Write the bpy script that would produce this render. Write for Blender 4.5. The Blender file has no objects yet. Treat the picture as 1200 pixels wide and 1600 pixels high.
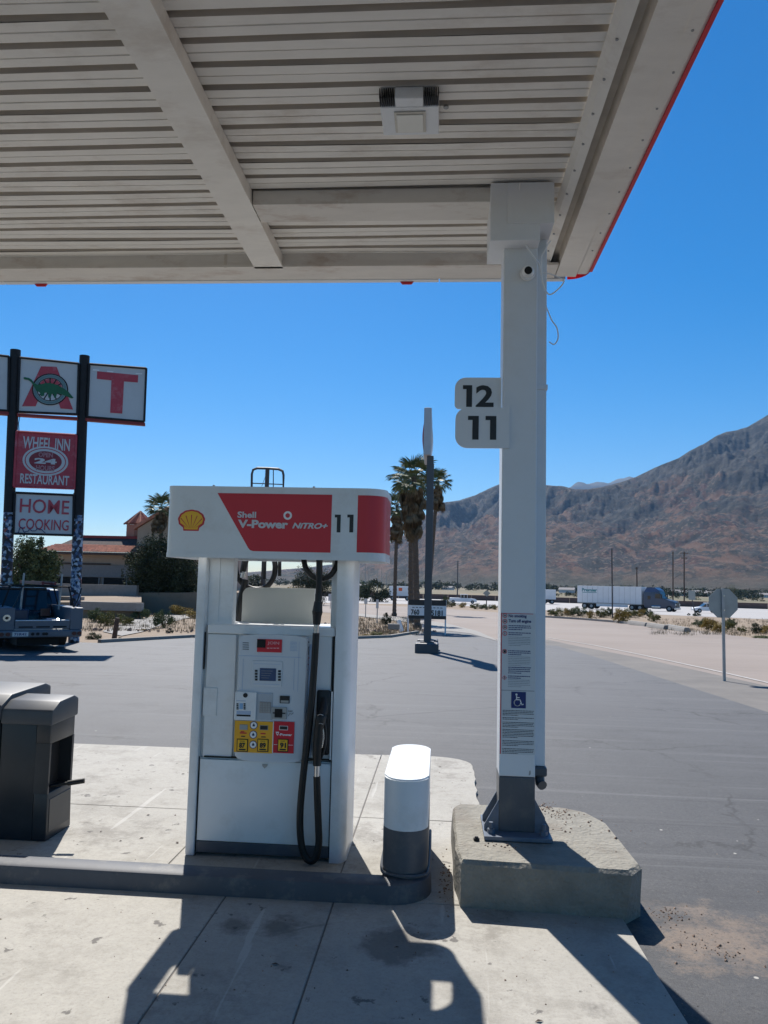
import bpy, bmesh, math, random
import numpy as np
from mathutils import Vector, Matrix, noise
random.seed(7); RNG = np.random.default_rng(7)
rad = math.radians
C = bpy.context.scene.collection
SC = bpy.context.scene
# ------------------------------------------------------------------ camera
EYE = 1.62; FPX = 1200.0
YAW = rad(4.3); ROLL = rad(1.35); PITCH = math.atan(112*math.cos(ROLL)/FPX)
f0 = np.array([-math.sin(YAW), math.cos(YAW), 0.]); r0 = np.array([math.cos(YAW), math.sin(YAW), 0.]); zz = np.array([0, 0, 1.])
FW = f0*math.cos(PITCH) + zz*math.sin(PITCH); u0 = -f0*math.sin(PITCH) + zz*math.cos(PITCH)
RT = r0*math.cos(ROLL) + u0*math.sin(ROLL); UP = -r0*math.sin(ROLL) + u0*math.cos(ROLL)
cam = bpy.data.cameras.new('camera'); cam_o = bpy.data.objects.new('camera', cam); C.objects.link(cam_o)
cam.sensor_fit = 'VERTICAL'; cam.sensor_height = 24; cam.lens = 18; cam.clip_end = 30000; cam.clip_start = .05
m = Matrix.Identity(4)
for i in range(3):
    m[i][0] = RT[i]; m[i][1] = UP[i]; m[i][2] = -FW[i]
m[2][3] = EYE
cam_o.matrix_world = m
SC.camera = cam_o
# ------------------------------------------------------------------ light
SUN_EL = rad(51.3); SX, SY = -.296, .955
w = bpy.data.worlds.new('World'); SC.world = w; w.use_nodes = True
nt = w.node_tree; bg = nt.nodes['Background']
sky = nt.nodes.new('ShaderNodeTexSky'); sky.sky_type = 'NISHITA'; sky.sun_disc = False
sky.sun_elevation = SUN_EL; sky.sun_rotation = math.atan2(SX, SY); sky.altitude = 400
sky.air_density = 1.0; sky.dust_density = 0.35; sky.ozone_density = 4.0
hs_ = nt.nodes.new('ShaderNodeHueSaturation'); hs_.inputs['Saturation'].default_value = 1.5; nt.links.new(sky.outputs[0], hs_.inputs['Color'])
nt.links.new(hs_.outputs[0], bg.inputs[0]); bg.inputs[1].default_value = .078
sl = bpy.data.lights.new('sun', 'SUN'); sl.energy = 5.0; sl.angle = rad(.55); sl.color = (1, .955, .89)
so = bpy.data.objects.new('sun', sl); C.objects.link(so)
sd = Vector((SX*math.cos(SUN_EL), SY*math.cos(SUN_EL), math.sin(SUN_EL)))
so.rotation_euler = sd.to_track_quat('Z', 'Y').to_euler()
SC.view_settings.view_transform = 'Standard'; SC.view_settings.look = 'None'
SC.view_settings.exposure = 0.55; SC.view_settings.gamma = 1; SC.view_settings.use_curve_mapping = False
SC.render.engine = 'CYCLES'
SC.cycles.max_bounces = 8; SC.cycles.diffuse_bounces = 4; SC.cycles.volume_bounces = 0

# ------------------------------------------------------------------ measuring helpers (picture point -> place on a real plane)
def ray(px, py): return FW + RT*(px-600)/FPX + UP*(800-py)/FPX
def at_y(px, py, y):
    d = ray(px, py); return Vector(d*(y/d[1])) + Vector((0, 0, EYE))
def at_x(px, py, x):
    d = ray(px, py); return Vector(d*(x/d[0])) + Vector((0, 0, EYE))
def at_z(px, py, z):
    d = ray(px, py); return Vector(d*((z-EYE)/d[2])) + Vector((0, 0, EYE))
BRK = [(-1e5, 0), (9, 0), (30, -.5), (140, -2.0), (1e5, -2.0)]
def zg(y):
    for (a, za), (b, zb) in zip(BRK, BRK[1:]):
        if y <= b: return za + (zb-za)*(y-a)/(b-a)
    return -2.0
def on_ground(px, py, dz=0):
    d = ray(px, py); lo, hi = 1., 8000.
    g = lambda t: EYE + d[2]*t - zg(d[1]*t) - dz
    if g(hi) > 0: hi = 8000; return Vector((d[0]*hi, d[1]*hi, -2))
    for _ in range(60):
        mid = (lo+hi)/2
        if g(mid) > 0: lo = mid
        else: hi = mid
    return Vector((d[0]*lo, d[1]*lo, EYE+d[2]*lo))

# ------------------------------------------------------------------ materials
def N(nt, t, **k):
    n = nt.nodes.new(t)
    for a, b in k.items(): setattr(n, a, b)
    return n
def mat(name, col, rough=.6, metal=0, var=.12, scale=6, bump=0, bscale=40, dirt=None, dscale=2, damt=.5, spec=.5,
        stretch=(1, 1, 1), island=0, coat=0, emit=None, estr=0, trans=0, haze2=None):
    """principled with fine colour variation, wear of its own shape and relief"""
    M = bpy.data.materials.new(name); M.use_nodes = True; t = M.node_tree
    p = t.nodes['Principled BSDF']; L = t.links.new
    p.inputs['Roughness'].default_value = rough; p.inputs['Metallic'].default_value = metal
    p.inputs['Specular IOR Level'].default_value = spec; p.inputs['Coat Weight'].default_value = coat
    p.inputs['Transmission Weight'].default_value = trans
    tc = N(t, 'ShaderNodeTexCoord'); mp = N(t, 'ShaderNodeMapping'); mp.inputs['Scale'].default_value = stretch
    L(tc.outputs['Object'], mp.inputs[0])
    nz = N(t, 'ShaderNodeTexNoise'); nz.inputs['Scale'].default_value = scale; nz.inputs['Detail'].default_value = 6
    nz.inputs['Roughness'].default_value = .65; L(mp.outputs[0], nz.inputs['Vector'])
    mr = N(t, 'ShaderNodeMapRange'); mr.inputs[1].default_value = .3; mr.inputs[2].default_value = .7
    mr.inputs[3].default_value = 1-var; mr.inputs[4].default_value = 1+var; L(nz.outputs[0], mr.inputs[0])
    mx = N(t, 'ShaderNodeMix', data_type='RGBA', blend_type='MULTIPLY'); mx.inputs[0].default_value = 1
    mx.inputs[6].default_value = (*col, 1); L(mr.outputs[0], mx.inputs[7]); out = mx.outputs[2]
    if island:
        g = N(t, 'ShaderNodeNewGeometry'); r2 = N(t, 'ShaderNodeMapRange'); r2.inputs[3].default_value = 1-island; r2.inputs[4].default_value = 1+island
        L(g.outputs['Random Per Island'], r2.inputs[0])
        m2 = N(t, 'ShaderNodeMix', data_type='RGBA', blend_type='MULTIPLY'); m2.inputs[0].default_value = 1
        L(out, m2.inputs[6]); L(r2.outputs[0], m2.inputs[7]); out = m2.outputs[2]
    if dirt:
        n2 = N(t, 'ShaderNodeTexNoise'); n2.inputs['Scale'].default_value = dscale; n2.inputs['Detail'].default_value = 8
        n2.inputs['Roughness'].default_value = .7; L(mp.outputs[0], n2.inputs['Vector'])
        r3 = N(t, 'ShaderNodeMapRange'); r3.inputs[1].default_value = .52; r3.inputs[2].default_value = .72; r3.inputs[4].default_value = damt
        L(n2.outputs[0], r3.inputs[0])
        m3 = N(t, 'ShaderNodeMix', data_type='RGBA'); L(r3.outputs[0], m3.inputs[0]); L(out, m3.inputs[6]); m3.inputs[7].default_value = (*dirt, 1)
        out = m3.outputs[2]
    L(out, p.inputs['Base Color'])
    if bump:
        n4 = N(t, 'ShaderNodeTexNoise'); n4.inputs['Scale'].default_value = bscale; n4.inputs['Detail'].default_value = 4
        L(mp.outputs[0], n4.inputs['Vector'])
        b = N(t, 'ShaderNodeBump'); b.inputs['Strength'].default_value = bump; b.inputs['Distance'].default_value = .02
        L(n4.outputs[0], b.inputs['Height']); L(b.outputs[0], p.inputs['Normal'])
    if emit:
        p.inputs['Emission Color'].default_value = (*emit, 1); p.inputs['Emission Strength'].default_value = estr
    return M
K = {}
K['white'] = mat('white_enamel', (.76, .785, .80), .32, var=.03, scale=3, dirt=(.45, .42, .36), dscale=4, damt=.3, bump=.12, bscale=3)
K['canopy'] = mat('canopy_paint', (.82, .785, .72), .6, var=.06, scale=5, dirt=(.42, .33, .25), dscale=2.6, damt=.5, stretch=(.5, 1, 1))
K['canopy_rust'] = mat('stained_trim', (.7, .66, .6), .6, var=.08, scale=6, dirt=(.34, .2, .12), dscale=5, damt=.6, stretch=(.4, 1, 1))
K['canopy_groove'] = mat('deck_groove_darker', (.62, .56, .48), .7, var=.12, scale=8, stretch=(.3, 1, 1))  # darker tone for the deck grooves, edge channel and seam
K['column'] = mat('column_paint', (.76, .775, .79), .45, var=.03, scale=4, dirt=(.5, .45, .38), dscale=4, damt=.2)
K['plastic'] = mat('bezel_plastic', (.62, .66, .7), .4, var=.02, scale=3)
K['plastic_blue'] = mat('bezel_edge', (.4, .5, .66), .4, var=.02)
K['beige'] = mat('beige_plastic', (.62, .59, .52), .5, var=.03)
K['black'] = mat('black_rubber', (.006, .006, .0065), .5, var=.2, scale=10)
K['black_plastic'] = mat('black_plastic', (.009, .0095, .0105), .45, var=.1)
K['dark'] = mat('dark_void', (.008, .008, .009), .8, var=.1)
K['dkgrey'] = mat('grey_base_paint', (.085, .092, .105), .42, var=.12, scale=5, dirt=(.22, .2, .17), dscale=7, damt=.35)
K['rim'] = mat('island_rim_paint', (.07, .076, .09), .6, var=.15, scale=4, dirt=(.26, .24, .2), dscale=6, damt=.5)
K['bin'] = mat('bin_plastic', (.026, .03, .035), .38, var=.12, scale=5, dirt=(.07, .07, .07), dscale=4, damt=.3)
K['bin_top'] = mat('bin_lid_sunlit', (.06, .066, .075), .5, var=.1, scale=5)  # lid colour lifted above the body colour to carry sun glare
K['red'] = mat('red_vinyl', (.58, .015, .03), .35, var=.04, scale=2)
K['red_edge'] = mat('red_fascia', (.62, .02, .04), .4, var=.04)
K['yellow'] = mat('yellow_vinyl', (.85, .42, .02), .4, var=.04)
K['amber'] = mat('emblem_yellow', (.9, .5, .02), .35, var=.03)
K['white_print'] = mat('white_vinyl', (.85, .85, .85), .4, var=.02)
K['silver_print'] = mat('silver_vinyl', (.62, .63, .66), .4, var=.02)
K['black_print'] = mat('black_vinyl', (.015, .015, .018), .4, var=.05)
K['grey_print'] = mat('grey_vinyl', (.2, .22, .25), .5, var=.05)
K['steel'] = mat('bright_steel', (.6, .6, .6), .25, metal=.9, var=.06)
K['galv'] = mat('galvanised_steel', (.36, .37, .37), .5, metal=.5, var=.12, scale=10)
K['bluesteel'] = mat('blue_grey_plate_paint', (.12, .15, .2), .4, var=.2, scale=8, dirt=(.2, .18, .15), dscale=9, damt=.5)
K['lcd'] = mat('lcd_blue', (.05, .08, .17), .25, var=.15, scale=20)
K['lcd_grey'] = mat('lcd_grey', (.35, .37, .37), .3, var=.05)
K['glass'] = mat('dark_glass', (.02, .025, .03), .08, var=.05, spec=.8)
K['lens'] = mat('led_lens', (.78, .78, .72), .25, var=.03)
K['sign_white'] = mat('faded_sign_face', (.6, .6, .6), .5, var=.05, scale=1.5, dirt=(.45, .43, .42), dscale=1.5, damt=.4)
K['sign_red'] = mat('faded_red_paint', (.5, .05, .075), .5, var=.12, scale=3, dirt=(.58, .3, .32), dscale=4, damt=.5)
K['sign_post'] = mat('blackened_post', (.012, .011, .012), .7, var=.4, scale=6)
K['sign_green'] = mat('green_paint', (.01, .12, .045), .5, var=.1)
K['navy'] = mat('navy_print', (.01, .025, .15), .4, var=.05)
K['pylon'] = mat('grey_pylon_paint', (.085, .085, .09), .5, var=.08)
K['pylon_light'] = mat('light_pylon_head', (.5, .51, .53), .4, var=.05)
K['conc_block'] = mat('block_concrete', (.25, .235, .2), .9, var=.2, scale=7, bump=.8, bscale=45, dirt=(.17, .14, .11), dscale=2.4, damt=.8)
K['stucco'] = mat('beige_stucco', (.4, .31, .25), .9, var=.06, scale=3)
K['stucco2'] = mat('tan_gable_stucco', (.42, .34, .26), .9, var=.06, scale=2)
K['stucco3'] = mat('terracotta_stucco', (.42, .2, .14), .9, var=.08, scale=2)
K['greyband'] = mat('weathered_band', (.25, .235, .23), .9, var=.1)
K['rooftile'] = mat('clay_roof_tile', (.42, .19, .13), .85, var=.25, scale=3, island=.2)
K['roofdark'] = mat('dark_shingle', (.085, .06, .055), .9, var=.4, scale=6)
K['roofred'] = mat('red_metal_coping', (.27, .03, .03), .6, var=.1)
K['dead_void'] = mat('dark_opening', (.015, .013, .012), .9, var=.3)  # flat dark fill for the restaurant window openings
K['kerb'] = mat('kerb_concrete', (.27, .255, .235), .9, var=.12, scale=3)
K['bark'] = mat('palm_bark', (.11, .085, .065), .95, var=.35, scale=8, bump=.8, bscale=20, stretch=(1, 1, 3))
K['wood'] = mat('weathered_wood', (.09, .06, .045), .9, var=.3, scale=10)
K['frond'] = mat('palm_leaf', (.085, .11, .04), .6, var=.2, island=.25)
K['frond_dead'] = mat('dead_palm_leaf', (.17, .125, .075), .8, var=.25, island=.3, spec=.12)
K['leaf'] = mat('grey_green_leaf', (.1, .125, .06), .85, var=.25, scale=1.2, island=.45, spec=.12)
K['leaf_dk'] = mat('dark_green_leaf', (.05, .062, .034), .85, var=.3, scale=1.0, island=.45, spec=.12)
K['leaf_olive'] = mat('olive_brush_leaf', (.16, .155, .055), .7, var=.3, scale=1.5, island=.4, spec=.12)
K['leaf_yel'] = mat('yellow_brush_leaf', (.28, .2, .05), .7, var=.3, scale=1.5, island=.4, spec=.12)
K['drygrass'] = mat('dry_grass', (.25, .2, .12), .9, var=.3, island=.35)
K['pebble'] = mat('pebble', (.22, .15, .11), .9, var=.4, scale=30, island=.5)
K['tyre'] = mat('tyre_rubber', (.015, .015, .016), .8, var=.2)
K['truck_blue'] = mat('dusty_blue_paint', (.12, .135, .165), .45, var=.1, scale=3, dirt=(.15, .15, .16), dscale=4, damt=.4)
K['truck_cab'] = mat('cab_blue_paint', (.035, .055, .1), .3, var=.1)
K['semi_grey'] = mat('semi_blue_grey', (.06, .08, .12), .3, var=.05)
K['semi_blue'] = mat('semi_wind_fairing_blue', (.02, .06, .16), .3, var=.05)
K['trailer'] = mat('white_trailer', (.72, .73, .74), .4, var=.04, scale=1)
K['car_white'] = mat('white_car_paint', (.75, .76, .78), .3, var=.02)
K['car_black'] = mat('black_car_paint', (.012, .013, .016), .25, var=.05)
K['taillight'] = mat('red_lamp_lens', (.07, .008, .01), .3, var=.05)
K['orange'] = mat('orange_beacon', (.7, .12, .03), .35, var=.05)
K['teal'] = mat('teal_print', (.02, .22, .24), .5, var=.05)
K['wall_brown'] = mat('brown_barrier', (.125, .085, .075), .9, var=.12, scale=.6)
K['pole'] = mat('dark_pole', (.05, .05, .055), .6, var=.1)
K['alu'] = mat('sign_aluminium', (.33, .35, .34), .5, metal=.3, var=.1, scale=5)
K['sticker_mix'] = mat('sticker_patchwork', (.12, .17, .24), .6, var=.1)

def ramp(t, src, stops, interp='LINEAR'):
    r = N(t, 'ShaderNodeValToRGB'); r.color_ramp.interpolation = interp; e = r.color_ramp.elements
    while len(e) < len(stops): e.new(.5)
    for el, (p, c) in zip(e, stops): el.position = p; el.color = (*c, 1) if len(c) == 3 else c
    t.links.new(src, r.inputs[0]); return r.outputs[0]
def base_mat(name, rough):
    M = bpy.data.materials.new(name); M.use_nodes = True; t = M.node_tree
    p = t.nodes['Principled BSDF']; p.inputs['Roughness'].default_value = rough
    g = N(t, 'ShaderNodeNewGeometry'); return M, t, p, g.outputs['Position']
def nz(t, vec, scale, detail=6, rough=.6, stretch=None, rot=None, off=None):
    if stretch or rot or off:
        mp = N(t, 'ShaderNodeMapping'); t.links.new(vec, mp.inputs[0])
        if stretch: mp.inputs['Scale'].default_value = stretch
        if rot: mp.inputs['Rotation'].default_value = rot
        if off: mp.inputs['Location'].default_value = off
        vec = mp.outputs[0]
    n = N(t, 'ShaderNodeTexNoise'); n.inputs['Scale'].default_value = scale; n.inputs['Detail'].default_value = detail
    n.inputs['Roughness'].default_value = rough; t.links.new(vec, n.inputs['Vector']); return n.outputs[0]
def mix(t, fac, a, b, mode='MIX'):
    m = N(t, 'ShaderNodeMix', data_type='RGBA', blend_type=mode)
    for i, v in ((0, fac), (6, a), (7, b)):
        if isinstance(v, (int, float)): m.inputs[i].default_value = v
        elif isinstance(v, tuple): m.inputs[i].default_value = (*v, 1)
        else: t.links.new(v, m.inputs[i])
    return m.outputs[2]
def mapr(t, v, a, b, c=0., d=1.):
    r = N(t, 'ShaderNodeMapRange'); t.links.new(v, r.inputs[0])
    for i, x in enumerate((a, b, c, d)): r.inputs[i+1].default_value = x
    return r.outputs[0]
def bumpn(t, p, h, s, d=.01):
    b = N(t, 'ShaderNodeBump'); b.inputs['Strength'].default_value = s; b.inputs['Distance'].default_value = d
    t.links.new(h, b.inputs['Height']); t.links.new(b.outputs[0], p.inputs['Normal'])
# concrete slabs
M, t, p, P = base_mat('apron_concrete', .85)
c = mix(t, mapr(t, nz(t, P, .9, 8, .7), .3, .7), (.335, .318, .28), (.43, .41, .368))
c = mix(t, mapr(t, nz(t, P, 22, 6, .7), .35, .65, .0, .5), c, (.30, .285, .255))
c = mix(t, mapr(t, nz(t, P, 2.2, 10, .78, off=(5, 3, 0)), .50, .64, 0, .62), c, (.215, .2, .172))     # old oil and tyre film
c = mix(t, mapr(t, nz(t, P, 1.3, 12, .8, off=(11, 3, 0)), .54, .62, 0, .5), c, (.15, .135, .115))
c = mix(t, mapr(t, nz(t, P, 60, 5, .8), .5, .68, 0, .45), c, (.2, .185, .16))
c = mix(t, mapr(t, nz(t, P, 9, 5, .6, off=(1, 8, 0)), .64, .675, 0, .85), c, (.1, .092, .085))           # gum and drips
c = mix(t, mapr(t, nz(t, P, 2.2, 3, .5, stretch=(5, .3, 1), rot=(0, 0, -.85)), .665, .69, 0, .3), c, (.6, .58, .55))  # scuffed streaks
for (ox, oy, orad) in ((-.93, 3.72, .10), (-.72, 3.74, .12), (-.62, 3.35, .05), (-.16, 3.62, .2), (.62, 3.2, .07)):      # oil drips on the slabs
    od = N(t, 'ShaderNodeVectorMath', operation='DISTANCE'); od.inputs[1].default_value = (ox, oy, 0); t.links.new(P, od.inputs[0])
    om = N(t, 'ShaderNodeMath', operation='MULTIPLY_ADD'); om.inputs[1].default_value = .28; t.links.new(nz(t, P, 9, 6, .7), om.inputs[0]); t.links.new(od.outputs['Value'], om.inputs[2])
    c = mix(t, mapr(t, om.outputs[0], orad+.07, orad+.14, .6, 0), c, (.07, .062, .055))
vv = N(t, 'ShaderNodeTexVoronoi', feature='DISTANCE_TO_EDGE'); vv.inputs['Scale'].default_value = .42
nn = nz(t, P, 3, 5); va = N(t, 'ShaderNodeVectorMath', operation='MULTIPLY_ADD'); va.inputs[1].default_value = (.35, .35, 0)
t.links.new(nn, va.inputs[0]); t.links.new(P, va.inputs[2]); t.links.new(va.outputs[0], vv.inputs['Vector'])
crack = mapr(t, vv.outputs['Distance'], .0015, .006, 1, 0)
cm = N(t, 'ShaderNodeMath', operation='MULTIPLY'); t.links.new(crack, cm.inputs[0]); t.links.new(mapr(t, nz(t, P, .7, 2, off=(9, 1, 0)), .5, .6), cm.inputs[1])
c = mix(t, cm.outputs[0], c, (.17, .155, .135))
t.links.new(c, p.inputs['Base Color']); bumpn(t, p, nz(t, P, 90, 5, .7), .35, .006); K['concrete'] = M
# asphalt
M, t, p, P = base_mat('lot_asphalt', .68)
c = mix(t, mapr(t, nz(t, P, .35, 7, .65), .35, .65), (.030, .031, .035), (.046, .047, .051))
c = mix(t, mapr(t, nz(t, P, 1.5, 7, .7, stretch=(.25, 2.2, 1), rot=(0, 0, .25)), .5, .75, 0, .55), c, (.07, .07, .073))
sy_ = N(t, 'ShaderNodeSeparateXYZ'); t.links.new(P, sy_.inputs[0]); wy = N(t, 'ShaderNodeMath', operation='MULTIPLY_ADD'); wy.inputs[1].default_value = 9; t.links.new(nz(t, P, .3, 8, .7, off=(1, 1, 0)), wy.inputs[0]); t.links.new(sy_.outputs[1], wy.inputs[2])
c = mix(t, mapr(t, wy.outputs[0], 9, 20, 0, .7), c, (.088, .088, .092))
c = mix(t, mapr(t, nz(t, P, .8, 9, .8, off=(2, 7, 0)), .52, .64, 0, .65), c, (.022, .022, .025))
c = mix(t, mapr(t, nz(t, P, 14, 6, .75), .58, .7, 0, .5), c, (.095, .09, .086))
c = mix(t, mapr(t, nz(t, P, 160, 3, .7), .45, .75, 0, .5), c, (.12, .12, .12))
c = mix(t, mapr(t, nz(t, P, 2.6, 8, .8, off=(3, 4, 0)), .66, .72, 0, .6), c, (.045, .045, .048))
vs = N(t, 'ShaderNodeVectorMath', operation='DISTANCE'); vs.inputs[1].default_value = (1.3, 3.98, 0); t.links.new(P, vs.inputs[0])
da = N(t, 'ShaderNodeMath', operation='MULTIPLY_ADD'); da.inputs[1].default_value = 1.3
t.links.new(nz(t, P, 4.5, 8, .75), da.inputs[0]); t.links.new(vs.outputs['Value'], da.inputs[2])
c = mix(t, mapr(t, da.outputs[0], .80, 1.02, .6, 0), c, (.25, .18, .125))                              # spilt sand
c = mix(t, mapr(t, nz(t, P, 38, 4, .8, off=(8, 8, 0)), .52, .66, 0, .7), c, (.085, .083, .08))
c = mix(t, mapr(t, nz(t, P, 55, 4, .8, off=(2, 9, 0)), .54, .66, 0, .75), c, (.014, .014, .015))
c = mix(t, mapr(t, nz(t, P, 1.1, 6, .7, stretch=(.12, 3.5, 1), rot=(0, 0, .5), off=(0, 5, 0)), .56, .70, 0, .6), c, (.12, .12, .122))
c = mix(t, mapr(t, nz(t, P, 1.3, 5, .7, stretch=(.15, 3, 1), rot=(0, 0, -.2), off=(0, 15, 0)), .56, .72, 0, .6), c, (.018, .018, .02))
vd = N(t, 'ShaderNodeTexVoronoi'); vd.inputs['Scale'].default_value = 2.2; t.links.new(P, vd.inputs['Vector'])
c = mix(t, mapr(t, vd.outputs['Distance'], .018, .026, 1, 0), c, (.4, .38, .34))
vc = N(t, 'ShaderNodeTexVoronoi', feature='DISTANCE_TO_EDGE'); vc.inputs['Scale'].default_value = .3
vn = N(t, 'ShaderNodeVectorMath', operation='MULTIPLY_ADD'); vn.inputs[1].default_value = (.9, .9, 0); t.links.new(nz(t, P, 1.5, 6, .7), vn.inputs[0]); t.links.new(P, vn.inputs[2]); t.links.new(vn.outputs[0], vc.inputs['Vector'])
ck = N(t, 'ShaderNodeMath', operation='MULTIPLY'); t.links.new(mapr(t, vc.outputs['Distance'], .002, .007, .9, 0), ck.inputs[0]); t.links.new(mapr(t, nz(t, P, .3, 3, off=(4, 4, 0)), .46, .52), ck.inputs[1])
c = mix(t, ck.outputs[0], c, (.02, .02, .02))
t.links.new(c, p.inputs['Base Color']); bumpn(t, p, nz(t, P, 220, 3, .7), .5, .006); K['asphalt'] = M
# frontage road
M, t, p, P = base_mat('frontage_road_surface', .85)
c = mix(t, mapr(t, nz(t, P, .12, 6, .6), .3, .7), (.215, .175, .148), (.27, .225, .195))
c = mix(t, mapr(t, nz(t, P, .8, 6, .7, stretch=(.2, 1.5, 1), rot=(0, 0, .5)), .5, .8, 0, .5), c, (.15, .132, .12))
t.links.new(c, p.inputs['Base Color']); bumpn(t, p, nz(t, P, 60, 3), .3); K['road'] = M
M, t, p, P = base_mat('worn_shoulder', .9)
c = mix(t, mapr(t, nz(t, P, .6, 8, .7), .35, .65), (.13, .12, .11), (.18, .165, .148))
c = mix(t, mapr(t, nz(t, P, 5, 8, .7), .5, .7, 0, .5), c, (.12, .11, .105))
t.links.new(c, p.inputs['Base Color']); K['shoulder'] = M
K['freeway'] = mat('freeway_concrete', (.36, .345, .335), .85, var=.06, scale=.08)
K['line'] = mat('road_paint', (.4, .375, .35), .7, var=.2, scale=4, dirt=(.3, .27, .24), dscale=3, damt=.7)
# desert dirt
M, t, p, P = base_mat('desert_dirt', .95)
c = mix(t, mapr(t, nz(t, P, .25, 8, .7), .3, .7), (.22, .16, .108), (.29, .23, .17))
c = mix(t, mapr(t, nz(t, P, 1.8, 8, .75), .5, .7, 0, .7), c, (.2, .15, .1))
far = N(t, 'ShaderNodeSeparateXYZ'); t.links.new(P, far.inputs[0])
scr = mix(t, mapr(t, nz(t, P, .01, 8, .7, stretch=(1, .4, 1)), .35, .62), (.1, .1, .05), (.2, .155, .1))
c = mix(t, mapr(t, far.outputs[1], 190, 330), c, scr)
t.links.new(c, p.inputs['Base Color']); bumpn(t, p, nz(t, P, 12, 8, .7), .6, .05); K['dirt'] = M
# mountain
M, t, p, P = base_mat('mountain_slope', .95)
hz = N(t, 'ShaderNodeSeparateXYZ'); t.links.new(P, hz.inputs[0])
c = ramp(t, nz(t, P, .0042, 12, .74), [(.38, (.05, .028, .02)), (.46, (.19, .072, .036)), (.52, (.075, .058, .03)), (.58, (.28, .135, .072)), (.66, (.1, .055, .034))])
g1 = nz(t, P, .008, 10, .75, stretch=(1, .35, .6), rot=(0, 0, .5), off=(7, 2, 0))
c = mix(t, mapr(t, g1, .49, .56, 0, .85), c, (.034, .036, .022))
c = mix(t, mapr(t, nz(t, P, .04, 4, .6), .49, .56, 0, .85), c, (.026, .028, .018))
c = mix(t, mapr(t, nz(t, P, .016, 5, .6, stretch=(1, .5, .8), off=(31, 0, 0)), .54, .6, 0, .8), c, (.32, .165, .09))
c = mix(t, mapr(t, nz(t, P, .075, 3, .5, off=(50, 0, 0)), .56, .62, 0, .8), c, (.26, .17, .11))
band = nz(t, P, .0028, 12, .75, stretch=(1, 1, 1.6), off=(3, 1, 0))
ha = N(t, 'ShaderNodeMath', operation='MULTIPLY_ADD'); ha.inputs[1].default_value = .0004; t.links.new(hz.outputs[2], ha.inputs[0]); t.links.new(band, ha.inputs[2])
dk = mix(t, mapr(t, nz(t, P, .035, 5, .6, off=(9, 9, 0)), .45, .58), (.012, .018, .02), (.085, .08, .062))
c = mix(t, mapr(t, ha.outputs[0], .585, .66, 0, .93), c, dk)
fl = mapr(t, hz.outputs[2], 5, 50, 1, 0)
fn = mix(t, mapr(t, nz(t, P, .01, 8, .7), .4, .6), (.075, .085, .04), (.16, .125, .075))
c = mix(t, fl, c, fn)
t.links.new(c, p.inputs['Base Color']); bumpn(t, p, nz(t, P, .025, 12, .85), 1.0, 60); K['mountain'] = M
M, t, p, P = base_mat('far_mountain_slope', .95)
c = mix(t, mapr(t, nz(t, P, .004, 8, .7), .4, .6), (.02, .03, .035), (.06, .06, .055))
t.links.new(c, p.inputs['Base Color']); bumpn(t, p, nz(t, P, .01, 8, .7), .7, 10); K['mountain2'] = M
# poster-covered posts: patchwork of small stickers
M, t, p, P = base_mat('stickered_post', .6)
vo = N(t, 'ShaderNodeTexVoronoi'); vo.inputs['Scale'].default_value = 13; t.links.new(P, vo.inputs['Vector'])
sp = N(t, 'ShaderNodeSeparateColor'); t.links.new(vo.outputs['Color'], sp.inputs[0])
c = ramp(t, sp.outputs[0], [(0, (.02, .02, .025)), (.28, (.08, .14, .25)), (.42, (.5, .55, .62)), (.58, (.03, .03, .04)), (.7, (.25, .32, .42)), (.82, (.04, .06, .12)), (.965, (.3, .08, .07))], 'CONSTANT')
t.links.new(c, p.inputs['Base Color']); K['stickers'] = M

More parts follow.
